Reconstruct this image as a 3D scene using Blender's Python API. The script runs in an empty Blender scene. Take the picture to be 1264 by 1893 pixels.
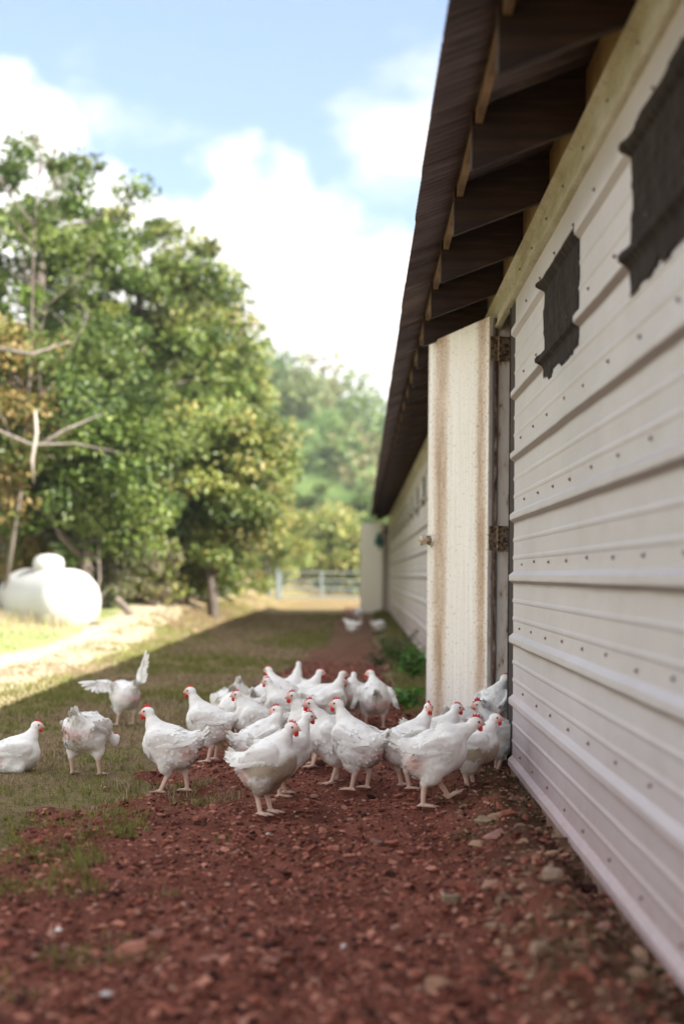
import bpy, math, random
import numpy as np
from mathutils import Matrix, Vector
R = math.radians
rng = np.random.default_rng(7)
random.seed(7)
scene = bpy.context.scene
# ------------------------------------------------------------------ camera
CH = 0.95            # camera height
F = 2629.0           # focal length in photo pixels (photo 1264 x 1893)
VX, VY = 667.0, 1063.0
ROLL = R(0.45)
cam_d = bpy.data.cameras.new('camera')
cam = bpy.data.objects.new('camera', cam_d)
scene.collection.objects.link(cam)
cam.matrix_world = Matrix.Translation((0, 0, CH)) @ Matrix.Rotation(R(90), 4, 'X') @ Matrix.Rotation(ROLL, 4, 'Z')
cam_d.sensor_fit = 'VERTICAL'; cam_d.sensor_height = 36.0; cam_d.lens = F / 1893 * 36
cam_d.shift_x = -(VX - 632) / 1893; cam_d.shift_y = (VY - 946.5) / 1893
cam_d.clip_start = 0.05; cam_d.clip_end = 3000
cam_d.dof.use_dof = True; cam_d.dof.focus_distance = 6.3; cam_d.dof.aperture_fstop = 1.5
cam_d.dof.aperture_blades = 0
scene.camera = cam
# ------------------------------------------------------------------ world, sun, exposure
SUN = Vector((1, -0.60, 0.89)).normalized()
W = bpy.data.worlds.new('World'); scene.world = W; W.use_nodes = True
nt = W.node_tree; nt.nodes.clear()
def N(tree, typ, **kw):
    n = tree.nodes.new(typ)
    for k, v in kw.items():
        if k.startswith('i_'):
            key = k[2:]
            key = int(key) if key.isdigit() else key.replace('_', ' ')
            n.inputs[key].default_value = v
        else: setattr(n, k, v)
    return n
def math_(tree, op, a, b=None, c=None, clamp=False):
    n = tree.nodes.new('ShaderNodeMath'); n.operation = op; n.use_clamp = clamp
    for i, v in enumerate((a, b, c)):
        if v is None: continue
        if isinstance(v, (int, float)): n.inputs[i].default_value = v
        else: tree.links.new(v, n.inputs[i])
    return n.outputs[0]
def sstep(tree, v, lo, hi):
    n = tree.nodes.new('ShaderNodeMapRange'); n.interpolation_type = 'SMOOTHSTEP'
    tree.links.new(v, n.inputs[0]); n.inputs[1].default_value = lo; n.inputs[2].default_value = hi
    return n.outputs[0]
sky = N(nt, 'ShaderNodeTexSky', sky_type='NISHITA', sun_disc=False)
sky.sun_elevation = math.asin(SUN.z); sky.sun_rotation = math.atan2(SUN.x, SUN.y)
sky.air_density = 1.0; sky.dust_density = 0.6; sky.ozone_density = 1.6
bg = N(nt, 'ShaderNodeBackground'); bg.inputs[1].default_value = 0.105
out = N(nt, 'ShaderNodeOutputWorld')
tc = N(nt, 'ShaderNodeTexCoord'); sep = N(nt, 'ShaderNodeSeparateXYZ')
nt.links.new(tc.outputs['Generated'], sep.inputs[0])
dx, dy, dz = sep.outputs
n1 = N(nt, 'ShaderNodeTexNoise', i_Scale=5.5, i_Detail=5.0, i_Roughness=0.5)
n2 = N(nt, 'ShaderNodeTexNoise', i_Scale=13.0, i_Detail=4.0, i_Roughness=0.45)
mp = N(nt, 'ShaderNodeMapping'); mp.inputs['Scale'].default_value = (1, 1, 2.0); mp.inputs['Location'].default_value = (0.3, 0, 0.25)
nt.links.new(tc.outputs['Generated'], mp.inputs[0])
nt.links.new(tc.outputs['Generated'], n2.inputs[0]); nt.links.new(mp.outputs[0], n1.inputs[0])
# low cumulus bank: thick below a wavy line, thinner to the right
line = math_(nt, 'ADD', math_(nt, 'MULTIPLY', dx, -0.32), 0.246)
edge = math_(nt, 'ADD', line, math_(nt, 'MULTIPLY', math_(nt, 'SUBTRACT', n2.outputs[0], 0.5), 0.16))
low = sstep(nt, math_(nt, 'SUBTRACT', edge, dz), -0.010, 0.022)
# soft higher puffs
over = math_(nt, 'MULTIPLY', sstep(nt, dz, 0.42, 0.60), 0.30)          # unseen broken cloud added overhead for stronger, more neutral fill
behind = math_(nt, 'MULTIPLY', sstep(nt, math_(nt, 'MULTIPLY', dy, -1.0), -0.5, 0.3), 0.25)  # unseen cloud added behind the camera for the same fill
hi_ = sstep(nt, math_(nt, 'ADD', math_(nt, 'ADD', n1.outputs[0], math_(nt, 'MULTIPLY', dx, 0.25)), math_(nt, 'MAXIMUM', over, behind)), 0.49, 0.72)
cl = math_(nt, 'MAXIMUM', low, math_(nt, 'MULTIPLY', hi_, 0.72))
ccol = N(nt, 'ShaderNodeRGB'); ccol.outputs[0].default_value = (4.8, 4.68, 4.55, 1)
boost = N(nt, 'ShaderNodeMix', data_type='RGBA', blend_type='MIX')
nt.links.new(cl, boost.inputs[0]); soft = N(nt, 'ShaderNodeMix', data_type='RGBA', blend_type='MIX'); soft.inputs[0].default_value = 0.50; soft.inputs[7].default_value = (1.25, 1.50, 2.35, 1)
nt.links.new(sky.outputs[0], soft.inputs[6]); nt.links.new(soft.outputs[2], boost.inputs[6]); nt.links.new(ccol.outputs[0], boost.inputs[7])
nt.links.new(boost.outputs[2], bg.inputs[0]); nt.links.new(bg.outputs[0], out.inputs[0])
sun_d = bpy.data.lights.new('sun', 'SUN'); sun_d.energy = 4.1; sun_d.angle = R(0.5); sun_d.color = (1, 0.94, 0.84)
sun = bpy.data.objects.new('sun', sun_d); scene.collection.objects.link(sun)
sun.rotation_euler = SUN.to_track_quat('Z', 'Y').to_euler(); sun.location = (20, -5, 20)
vs = scene.view_settings; vs.view_transform = 'Standard'; vs.look = 'None'; vs.gamma = 1.0; vs.use_curve_mapping = False
vs.exposure = 1.85
scene.cycles.use_denoising = True
scene.cycles.max_bounces = 8; scene.cycles.diffuse_bounces = 4; scene.cycles.glossy_bounces = 3; scene.cycles.transmission_bounces = 4
scene.cycles.volume_bounces = 0; scene.cycles.sample_clamp_indirect = 8.0

# ------------------------------------------------------------------ helpers
def at(px, py, Y):
    """photo pixel -> world x, z at depth Y"""
    dx_, dy_ = px - VX, VY - py
    u = dx_ * math.cos(ROLL) - dy_ * math.sin(ROLL)
    v = dy_ * math.cos(ROLL) + dx_ * math.sin(ROLL)
    return u * Y / F, v * Y / F + CH
def ground_at(px, py, z=0.0):
    x, zz = at(px, py, 1.0)
    Y = (CH - z) / (CH - zz)
    return x * Y, Y
def mat(name, color=(0.5, 0.5, 0.5), rough=0.6, **kw):
    m = bpy.data.materials.new(name); m.use_nodes = True
    b = m.node_tree.nodes['Principled BSDF']
    b.inputs['Base Color'].default_value = (*color, 1); b.inputs['Roughness'].default_value = rough
    for k, v in kw.items(): b.inputs[k.replace('_', ' ')].default_value = v
    return m
def P(m): return m.node_tree.nodes['Principled BSDF']
def ramp(t, fac, stops):
    r = t.nodes.new('ShaderNodeValToRGB'); cr = r.color_ramp
    while len(cr.elements) < len(stops): cr.elements.new(0.5)
    for e, (p, c) in zip(cr.elements, stops): e.position = p; e.color = (*c, 1)
    t.links.new(fac, r.inputs[0]); return r.outputs[0]
def noise(t, scale, detail=4, rough=0.5, mapscale=None, coord='Object', distort=0):
    c = t.nodes.new('ShaderNodeTexCoord'); n = t.nodes.new('ShaderNodeTexNoise')
    n.inputs['Scale'].default_value = scale; n.inputs['Detail'].default_value = detail; n.inputs['Roughness'].default_value = rough
    n.inputs['Distortion'].default_value = distort
    if mapscale:
        m_ = t.nodes.new('ShaderNodeMapping'); m_.inputs['Scale'].default_value = mapscale
        t.links.new(c.outputs[coord], m_.inputs[0]); t.links.new(m_.outputs[0], n.inputs[0])
    else: t.links.new(c.outputs[coord], n.inputs[0])
    return n.outputs[0]
def bump(m, h, strength=0.3, dist=0.01):
    t = m.node_tree; b = t.nodes.new('ShaderNodeBump'); b.inputs['Strength'].default_value = strength; b.inputs['Distance'].default_value = dist
    t.links.new(h, b.inputs['Height']); t.links.new(b.outputs[0], P(m).inputs['Normal'])
def mix(t, fac, a, b, mode='MIX'):
    n = t.nodes.new('ShaderNodeMix'); n.data_type = 'RGBA'; n.blend_type = mode
    for i, v in ((0, fac), (6, a), (7, b)):
        if isinstance(v, (int, float)): n.inputs[i].default_value = v
        elif isinstance(v, tuple): n.inputs[i].default_value = (*v, 1)
        else: t.links.new(v, n.inputs[i])
    return n.outputs[2]
def base(m, sock): m.node_tree.links.new(sock, P(m).inputs['Base Color'])
def attr(m, name='col'):
    a = m.node_tree.nodes.new('ShaderNodeAttribute'); a.attribute_name = name; return a.outputs['Color']
def mesh_np(name, V, faces, m, col=None, smooth=False):
    """faces: (M,k) int array or list of such arrays"""
    me = bpy.data.meshes.new(name)
    V = np.asarray(V, dtype=np.float32)
    fl = faces if isinstance(faces, list) else [faces]
    fl = [np.asarray(f, dtype=np.int32) for f in fl if len(f)]
    loops = np.concatenate([f.ravel() for f in fl]); tot = np.concatenate([np.full(len(f), f.shape[1], dtype=np.int32) for f in fl])
    st = np.concatenate([[0], np.cumsum(tot)[:-1]]).astype(np.int32)
    me.vertices.add(len(V)); me.vertices.foreach_set('co', V.ravel())
    me.loops.add(len(loops)); me.loops.foreach_set('vertex_index', loops)
    me.polygons.add(len(tot)); me.polygons.foreach_set('loop_start', st)
    me.polygons.foreach_set('use_smooth', np.full(len(tot), smooth, dtype=bool))
    if m is not None: me.materials.append(m)
    if col is not None:
        a = me.color_attributes.new('col', 'FLOAT_COLOR', 'POINT')
        c = np.ones((len(V), 4), dtype=np.float32); c[:, :3] = col; a.data.foreach_set('color', c.ravel())
    me.update(calc_edges=True); me.validate()
    return me
def link(name, me, parent=None, loc=None, rot=None):
    o = bpy.data.objects.new(name, me); scene.collection.objects.link(o)
    if parent is not None: o.parent = parent
    if loc is not None: o.location = loc
    if rot is not None: o.rotation_euler = rot
    return o
def tag(o, label=None, cat=None, group=None, kind=None):
    if label: o['label'] = label
    if cat: o['category'] = cat
    if group: o['group'] = group
    if kind: o['kind'] = kind
    return o
def empty(name, loc=(0, 0, 0), rz=0):
    o = bpy.data.objects.new(name, None); scene.collection.objects.link(o); o.location = loc; o.rotation_euler = (0, 0, rz)
    o.empty_display_size = 0.1; return o
class MB:
    def __init__(s): s.V = []; s.F = {}; s.n = 0
    def add(s, V, faces):
        V = np.asarray(V, dtype=float); s.V.append(V)
        for f in faces: s.F.setdefault(len(f), []).append([i + s.n for i in f])
        s.n += len(V)
    def box(s, a, b, M=None, bev=0.0):
        a = np.array(a, float); b = np.array(b, float)
        lo, hi = np.minimum(a, b), np.maximum(a, b)
        c = np.array([[x, y, z] for z in (0, 1) for y in (0, 1) for x in (0, 1)], float)
        V = lo + c * (hi - lo)
        if M is not None: V = V @ np.array(M.to_3x3()).T + np.array(M.translation)
        s.add(V, [(0, 2, 3, 1), (4, 5, 7, 6), (0, 1, 5, 4), (2, 6, 7, 3), (0, 4, 6, 2), (1, 3, 7, 5)])
    def prism_y(s, pts, y0, y1):
        n = len(pts)
        V = [(x, y0, z) for x, z in pts] + [(x, y1, z) for x, z in pts]
        s.add(V, [tuple(range(n))[::-1], tuple(range(n, 2 * n))] + [(i, (i + 1) % n, n + (i + 1) % n, n + i) for i in range(n)])
    def tube(s, pts, rad, seg=8, cap=True):
        pts = [Vector(p) for p in pts]; rads = rad if hasattr(rad, '__len__') else [rad] * len(pts)
        V = []; 
        ref = Vector((0.3, 0.2, 1)).normalized()
        for i, p in enumerate(pts):
            d = (pts[min(i + 1, len(pts) - 1)] - pts[max(i - 1, 0)])
            d = d.normalized() if d.length > 1e-9 else Vector((0, 0, 1))
            r_ = ref if abs(d.dot(ref)) < 0.9 else Vector((1, 0, 0))
            a = d.cross(r_).normalized(); b = d.cross(a)
            for k in range(seg):
                t = 2 * math.pi * k / seg
                V.append(p + (a * math.cos(t) + b * math.sin(t)) * rads[i])
        fs = [(i * seg + k, i * seg + (k + 1) % seg, (i + 1) * seg + (k + 1) % seg, (i + 1) * seg + k) for i in range(len(pts) - 1) for k in range(seg)]
        if cap: fs += [tuple(range(seg))[::-1], tuple(range((len(pts) - 1) * seg, len(pts) * seg))]
        s.add([tuple(v) for v in V], fs)
    def lathe(s, prof, seg=24, M=None):
        V = []; 
        for r_, z in prof:
            for k in range(seg):
                t = 2 * math.pi * k / seg; V.append((r_ * math.cos(t), r_ * math.sin(t), z))
        V = np.array(V)
        if M is not None: V = V @ np.array(M.to_3x3()).T + np.array(M.translation)
        n = len(prof)
        fs = [(i * seg + k, i * seg + (k + 1) % seg, (i + 1) * seg + (k + 1) % seg, (i + 1) * seg + k) for i in range(n - 1) for k in range(seg)]
        fs += [tuple(range(seg))[::-1], tuple(range((n - 1) * seg, n * seg))]
        s.add(V, fs)
    def build(s, name, m, parent=None, smooth=False, bevel=0.0):
        me = mesh_np(name, np.concatenate(s.V), [np.array(f) for f in s.F.values()], m, smooth=smooth)
        o = link(name, me, parent)
        if bevel:
            b = o.modifiers.new('bevel', 'BEVEL'); b.width = bevel; b.segments = 2; b.limit_method = 'ANGLE'
        return o
# numpy value noise
def _h(ix, iy, iz, seed):
    h = (ix.astype(np.int64) * 374761393 + iy.astype(np.int64) * 668265263 + iz.astype(np.int64) * 2147483647 + seed * 1274126177) & 0xffffffff
    h = ((h ^ (h >> 13)) * 1274126177) & 0xffffffff
    h = (h ^ (h >> 16)) * 2246822519 & 0xffffffff
    return ((h ^ (h >> 15)) & 0xffffff) / float(0xffffff)
def vnoise(x, y, z=None, seed=0):
    x = np.asarray(x, float); y = np.asarray(y, float); z = np.zeros_like(x) if z is None else np.asarray(z, float)
    ix, iy, iz = np.floor(x), np.floor(y), np.floor(z); fx, fy, fz = x - ix, y - iy, z - iz
    fx, fy, fz = [f * f * (3 - 2 * f) for f in (fx, fy, fz)]; r = 0
    for a in (0, 1):
        for b in (0, 1):
            for c in (0, 1):
                w = (fx if a else 1 - fx) * (fy if b else 1 - fy) * (fz if c else 1 - fz)
                r = r + w * _h(ix + a, iy + b, iz + c, seed)
    return r
def fbm(x, y, z=None, seed=0, oct=4, gain=0.5):
    r = 0; a = 1; t = 0; s = 1.0
    for o in range(oct):
        r = r + a * vnoise(x * s, y * s, None if z is None else z * s, seed + o * 17); t += a; a *= gain; s *= 2.03
    return r / t

# ------------------------------------------------------------------ terrain height
def smooth01(t): t = np.clip(t, 0, 1); return t * t * (3 - 2 * t)
def base_h(x, y):
    x = np.asarray(x, float); y = np.asarray(y, float)
    h = (fbm(x * 0.9, y * 0.9, seed=3, oct=3) - 0.5) * 0.05 * smooth01((40 - y) / 20)
    wall = (smooth01((x - 0.30) / 0.2) * 0.055 - smooth01((x - 0.52) / 0.16) * 0.05) * smooth01((36 - y) / 3) * (0.75 + 0.5 * vnoise(x * 2, y * 1.3, seed=9))
    step = np.exp(-((y - 7.1) / 0.35) ** 2) * smooth01((x - 0.60) / 0.12) * 0.02
    left = smooth01((-2.0 - x) / 1.7) * smooth01((y - 14) / 15) * 0.46 + smooth01((-3.2 - x) / 3.5) * 0.12 + smooth01((-6.0 - x) / 12) * 1.0
    bank = smooth01((-3.0 - x) / 2.2) * smooth01((y - 26) / 12) * 0.45 * smooth01((80 - y) / 20)
    hill = np.zeros_like(h)
    return h + wall * (x < 1.5) + step + left + bank + hill
def path_edge(y):
    return np.interp(y, [0, 4, 5, 6, 7, 9.3, 13, 19, 30, 45], [-1.9, -1.55, -1.33, -1.12, -1.02, -0.95, -0.72, -0.50, -0.42, -0.40])
def path_mask(x, y):
    """positive inside the red soil"""
    e = path_edge(y) + (fbm(x * 3.1, y * 2.2, seed=21, oct=4) - 0.5) * 0.9 * np.interp(y, [0, 5, 8, 30], [1.0, 0.9, 0.6, 0.5])
    m = (x - e)
    r = np.interp(y, [0, 8.3, 9.5, 12, 36], [9, 9, 0.34, 0.26, 0.2])       # weeds by the wall past the door
    m2 = r - x + (fbm(x * 4, y * 2.0, seed=33, oct=3) - 0.5) * 0.35
    return np.minimum(m, m2)

exec_start = None
# ------------------------------------------------------------------ ground materials
m_ground = mat('grassy_soil', rough=0.95, Specular_IOR_Level=0.2)
t = m_ground.node_tree
c = ramp(t, noise(t, 1.3, 6, 0.6), [(0.25, (0.20, 0.135, 0.075)), (0.5, (0.28, 0.205, 0.105)), (0.62, (0.21, 0.185, 0.060)), (0.8, (0.33, 0.245, 0.14))])
f = noise(t, 38, 7, 0.78); c = mix(t, 0.9, c, ramp(t, f, [(0.36, (0.30, 0.28, 0.26)), (0.62, (1.35, 1.33, 1.3))]), 'MULTIPLY')
base(m_ground, c); bump(m_ground, f, 0.9, 0.03)
m_dirt = mat('red_soil', rough=0.95, Specular_IOR_Level=0.15)
t = m_dirt.node_tree
c = ramp(t, noise(t, 3.5, 6, 0.6), [(0.28, (0.10, 0.034, 0.022)), (0.5, (0.195, 0.068, 0.045)), (0.72, (0.28, 0.11, 0.075))])
f = noise(t, 110, 5, 0.7); c = mix(t, 0.7, c, ramp(t, f, [(0.3, (0.20, 0.18, 0.18)), (0.68, (1.5, 1.45, 1.45))]), 'MULTIPLY')
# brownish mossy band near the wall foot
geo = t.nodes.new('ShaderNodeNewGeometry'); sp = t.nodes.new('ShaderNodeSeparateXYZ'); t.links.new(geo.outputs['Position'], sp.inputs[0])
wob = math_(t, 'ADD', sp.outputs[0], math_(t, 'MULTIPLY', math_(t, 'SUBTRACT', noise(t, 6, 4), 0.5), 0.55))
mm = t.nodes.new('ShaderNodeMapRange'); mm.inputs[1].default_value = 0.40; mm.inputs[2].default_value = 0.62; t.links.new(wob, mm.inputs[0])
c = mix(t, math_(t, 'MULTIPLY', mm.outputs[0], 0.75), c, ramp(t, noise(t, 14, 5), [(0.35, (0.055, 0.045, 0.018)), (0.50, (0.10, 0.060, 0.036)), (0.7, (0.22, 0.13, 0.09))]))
far_ = t.nodes.new('ShaderNodeMapRange'); far_.inputs[1].default_value = 9; far_.inputs[2].default_value = 22; t.links.new(sp.outputs[1], far_.inputs[0])
c = mix(t, math_(t, 'MULTIPLY', far_.outputs[0], 0.62), c, ramp(t, noise(t, 1.6, 5), [(0.35, (0.15, 0.12, 0.055)), (0.6, (0.20, 0.125, 0.085))]))
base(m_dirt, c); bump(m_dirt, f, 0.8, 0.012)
m_track = mat('pale_track', rough=0.95, Specular_IOR_Level=0.2)
t = m_track.node_tree
base(m_track, ramp(t, noise(t, 2.2, 6, 0.65), [(0.3, (0.36, 0.29, 0.20)), (0.55, (0.46, 0.39, 0.29)), (0.75, (0.36, 0.35, 0.20))])); bump(m_track, noise(t, 40, 5), 0.5, 0.02)

# ground sheet to the horizon
def axis(vals): return np.array(sorted(set(np.round(vals, 4))))
xs = axis(list(np.arange(-12, 2.01, 0.10)) + list(-12 - np.geomspace(0.5, 900, 40)) + list(2 + np.geomspace(0.5, 900, 30)))
ys = axis(list(np.arange(-4, 1.6, 0.5)) + list(np.geomspace(1.6, 60, 260)) + list(np.geomspace(61, 1500, 60)) + list(-4 - np.geomspace(0.5, 300, 15)))
def grid(xs, ys, hf):
    X, Y = np.meshgrid(xs, ys); Z = hf(X, Y)
    V = np.stack([X.ravel(), Y.ravel(), Z.ravel()], 1)
    n = len(xs); i = (np.arange(len(ys) - 1)[:, None] * n + np.arange(n - 1)[None]).ravel()
    return V, np.stack([i, i + 1, i + n + 1, i + n], 1)
def hills(x, y):
    ridge = 20.5 + 3 * fbm(x / 22.0, y / 60.0, seed=51, oct=3) - 0.85 * np.clip(x + 4.5, 0, 14) - .1 * np.clip(x + 4, 0, 200) + 0.04 * np.clip(-x - 10, 0, 300)
    w = np.exp(-((y - 165) / 52.0) ** 2)
    return np.clip(ridge, 3, None) * w * smooth01((y - 62) / 60)
def ground_h(x, y):
    z = base_h(x, y)
    inside = (path_mask(x, y) > 0.02) & (x < 0.74) & (x > -2.2) & (y < 41)
    z = z - 0.05 * inside
    return np.where((x > 0.9) & (x < 13), -0.03, z) if True else z
V, Fc = grid(xs, ys, ground_h)
tag(link('ground', mesh_np('ground', V, Fc, m_ground, smooth=True)), kind='structure')
# hill as its own terrain
V, Fc = grid(np.linspace(-260, 220, 100), np.linspace(63, 330, 60), lambda x, y: hills(x, y) - 0.6 + 0 * x)
m_hill = mat('wooded_hillside', (0.05, 0.09, 0.03), 1.0, Specular_IOR_Level=0.1)
base(m_hill, ramp(m_hill.node_tree, noise(m_hill.node_tree, 0.15, 5), [(0.35, (0.035, 0.07, 0.02)), (0.65, (0.09, 0.13, 0.04))]))
tag(link('hill', mesh_np('hill', V, Fc, m_hill, smooth=True)), kind='structure')
# red soil
xs = np.arange(-2.6, 0.745, 0.014); ys = np.geomspace(1.7, 42, 620)
def dirt_h(x, y):
    z = base_h(x, y); m_ = path_mask(x, y)
    amp = np.interp(y, [0, 12, 40], [1, 1, 0.5])
    n_ = fbm(x * 14, y * 14, seed=5, oct=4, gain=0.62); big = fbm(x * 3.2, y * 3.2, seed=8, oct=2)
    z = z + 0.012 + amp * ((n_ - 0.5) * 0.062 + (big - 0.5) * 0.04)
    z = z + smooth01((x - 0.32) / 0.2) * amp * (np.abs(fbm(x * 7, y * 6, seed=44, oct=4) - 0.5) * 0.20 - .02)
    return z - 0.10 * smooth01((0.05 - m_) / 0.13)
V, Fc = grid(xs, ys, dirt_h)
keep = path_mask(V[:, 0], V[:, 1]) > -0.12
Fc = Fc[keep[Fc].any(1)]
tag(link('dirt_path', mesh_np('dirt_path', V, Fc, m_dirt, smooth=True)), kind='structure')
# pale worn track in the sun
def track_h(x, y):
    w = (fbm(x * 1.5, y * 0.7, seed=71, oct=4) - 0.5) * 0.9
    return base_h(x, y) + 0.014 - 0.08 * smooth01((np.abs(x + 3.30 + 0.015 * (y - 10)) - 0.42 + w * .45) / 0.25)
V, Fc = grid(np.arange(-5.2, -1.4, 0.06), np.geomspace(5, 46, 180), track_h)
tag(link('track', mesh_np('track', V, Fc, m_track, smooth=True)), kind='structure')
m_meadow = mat('meadow_soil', rough=0.95, Specular_IOR_Level=0.2); t = m_meadow.node_tree
base(m_meadow, ramp(t, noise(t, 1.1, 6, 0.65), [(0.3, (0.36, 0.31, 0.20)), (0.5, (0.25, 0.29, 0.12)), (0.7, (0.38, 0.35, 0.22))])); bump(m_meadow, noise(t, 40, 5), 0.5, 0.02)
V, Fc = grid(np.concatenate([-3.2 - np.geomspace(.02, 22, 70)[::-1]]), np.geomspace(5, 75, 120), lambda x, y: base_h(x, y) + .008 - .05 * smooth01((x + 3.7 + (fbm(x * 1.5, y * .8, seed=77, oct=3) - .5) * .8) / .2))
tag(link('meadow', mesh_np('meadow', V, Fc, m_meadow, smooth=True)), kind='structure')
def surf(x, y):
    x = np.asarray(x, float); y = np.asarray(y, float)
    g = ground_h(x, y); d = dirt_h(x, y)
    return np.where((path_mask(x, y) > -0.05) & (x < 0.74), np.maximum(g, d), base_h(x, y))

# ------------------------------------------------------------------ loose clods and gravel (uncountable)
m_stone = mat('clods', rough=0.95, Specular_IOR_Level=0.15)
t = m_stone.node_tree; base(m_stone, mix(t, 0.5, attr(m_stone), ramp(t, noise(t, 150, 3), [(0.3, (0.5, 0.5, 0.5)), (0.7, (1.3, 1.3, 1.3))]), 'MULTIPLY')); bump(m_stone, noise(t, 200, 3), 0.5, 0.004)
ICO = None
def ico():
    global ICO
    if ICO is None:
        p = (1 + 5 ** 0.5) / 2
        v = np.array([(-1, p, 0), (1, p, 0), (-1, -p, 0), (1, -p, 0), (0, -1, p), (0, 1, p), (0, -1, -p), (0, 1, -p), (p, 0, -1), (p, 0, 1), (-p, 0, -1), (-p, 0, 1)]) / math.hypot(1, p)
        f_ = np.array([(0, 11, 5), (0, 5, 1), (0, 1, 7), (0, 7, 10), (0, 10, 11), (1, 5, 9), (5, 11, 4), (11, 10, 2), (10, 7, 6), (7, 1, 8), (3, 9, 4), (3, 4, 2), (3, 2, 6), (3, 6, 8), (3, 8, 9), (4, 9, 5), (2, 4, 11), (6, 2, 10), (8, 6, 7), (9, 8, 1)])
        ICO = (v, f_)
    return ICO
def rand_rot(n):
    q = rng.normal(size=(n, 4)); q /= np.linalg.norm(q, axis=1)[:, None]
    w, x, y, z = q.T
    return np.stack([np.stack([1 - 2 * (y * y + z * z), 2 * (x * y - z * w), 2 * (x * z + y * w)], 1),
                     np.stack([2 * (x * y + z * w), 1 - 2 * (x * x + z * z), 2 * (y * z - x * w)], 1),
                     np.stack([2 * (x * z - y * w), 2 * (y * z + x * w), 1 - 2 * (x * x + y * y)], 1)], 1)
def stones(pos, size, col, flat=0.6):
    v, f_ = ico(); n = len(pos)
    S = size[:, None, None] * (v[None] * (1 + 0.35 * rng.normal(size=(n, 12, 1)) * 0.7))
    sc = np.stack([rng.uniform(0.8, 1.6, n), rng.uniform(0.6, 1.1, n), rng.uniform(0.5, 1.0, n)], 1)
    S = S * sc[:, None]; S = np.einsum('nij,nkj->nki', rand_rot(n), S); S[:, :, 2] *= flat
    S = S + pos[:, None]
    Fo = (f_[None] + 12 * np.arange(n)[:, None, None]).reshape(-1, 3)
    return S.reshape(-1, 3), Fo, np.repeat(col, 12, axis=0)
n = 90000
y = 2.3 * (15 / 2.3) ** rng.random(n); x = rng.uniform(-2.2, 0.73, n)
k = (path_mask(x, y) > 0.0) & (rng.random(n) < np.interp(x, [-2, -1, 0.2, 0.73], [0.8, 0.9, 0.75, 0.7])); x, y = x[k], y[k]
s = np.exp(rng.normal(-5.35, 0.52, len(x))) * np.interp(y, [2, 6, 15], [1.1, 1.0, 1.7]); s = np.clip(s, 0.002, 0.018)
big = rng.random(len(x)) < 0.012 + 0.02 * (x > 0.3); s[big] *= 2.0; s *= np.where(x > .32, 1.12, 1.0)
colr = np.array([(0.27, 0.094, 0.062), (0.13, 0.043, 0.030), (0.42, 0.185, 0.13), (0.060, 0.024, 0.018), (0.36, 0.20, 0.15)])
ci = rng.choice(5, len(x), p=[0.36, 0.26, 0.18, 0.14, 0.06]); cc = colr[ci] * rng.uniform(0.8, 1.2, (len(x), 1))
wb = rng.random(len(x)) < .0008; cc[wb] = (.62, .60, .55)
tan = (x > 0.35) & (rng.random(len(x)) < 0.4); cc[tan] = np.array((0.30, 0.19, 0.125)) * rng.uniform(0.6, 1.3, (tan.sum(), 1))
V, Fo, C = stones(np.stack([x, y, surf(x, y) + s * 0.25], 1), s, cc)
tag(link('gravel', mesh_np('gravel', V, Fo, m_stone, col=C)), 'crumbly red clods and gravel scattered over the dirt path', 'gravel', kind='stuff')

# ------------------------------------------------------------------ grass
m_grass = mat('grass_blades', rough=0.6, Specular_IOR_Level=0.3)
t = m_grass.node_tree; base(m_grass, attr(m_grass))
tr = t.nodes.new('ShaderNodeBsdfTranslucent'); t.links.new(attr(m_grass), tr.inputs[0]); ms = t.nodes.new('ShaderNodeMixShader'); ms.inputs[0].default_value = 0.3
o_ = t.nodes['Material Output']; t.links.new(P(m_grass).outputs[0], ms.inputs[1]); t.links.new(tr.outputs[0], ms.inputs[2]); t.links.new(ms.outputs[0], o_.inputs[0])
def blades(x, y, z, h, w, col, lean=0.6):
    n = len(x); a = rng.uniform(0, 2 * np.pi, n); l = lean * rng.random(n) * h; b = rng.uniform(0, 2 * np.pi, n)
    dirv = np.stack([np.cos(a), np.sin(a), np.zeros(n)], 1); wv = np.stack([np.cos(b), np.sin(b), np.zeros(n)], 1) * w[:, None]
    p0 = np.stack([x, y, z], 1); up = np.array([0, 0, 1.0])
    p1 = p0 + dirv * l[:, None] * 0.35 + up * h[:, None] * 0.6; p2 = p0 + dirv * l[:, None] * 1.2 + up * (h * np.sqrt(np.clip(1 - (l / h) ** 2 * 0.8, 0.05, 1)))[:, None]
    V = np.stack([p0 - wv, p0 + wv, p1 + wv * 0.7, p1 - wv * 0.7, p2], 1).reshape(-1, 3)
    i = 5 * np.arange(n)
    return V, [np.stack([i, i + 1, i + 2, i + 3], 1), np.stack([i + 3, i + 2, i + 4], 1)], np.repeat(col, 5, axis=0)
def palette(pal, p, n, jit=0.25):
    return np.array(pal)[rng.choice(len(pal), n, p=p)] * rng.uniform(1 - jit, 1 + jit, (n, 1))
def tuft_points(nt_, per, fx, fy, rad):
    cy_ = fy(rng.random(nt_)); cx_ = fx(nt_, cy_); k_ = rng.integers(0, nt_, nt_ * per)
    a = rng.uniform(0, 2 * np.pi, len(k_)); q = np.abs(rng.normal(size=len(k_))) * rad * np.interp(cy_[k_], [2, 8, 35], [.8, 1, 2.4]) * rng.uniform(.5, 1.6, nt_)[k_]
    return cx_[k_] + np.cos(a) * q, cy_[k_] + np.sin(a) * q, rng.uniform(.45, 1.5, nt_)[k_], rng.random(nt_)[k_]
x, y, th, tg = tuft_points(24000, 13, lambda n_, yy: -3.4 + rng.random(n_) * 3.3, lambda u: 2.4 * (34 / 2.4) ** u, .022)
n = len(x)
pm = path_mask(x, y); patch = fbm(x * 2.3, y * 1.8, seed=91, oct=3)
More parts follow.
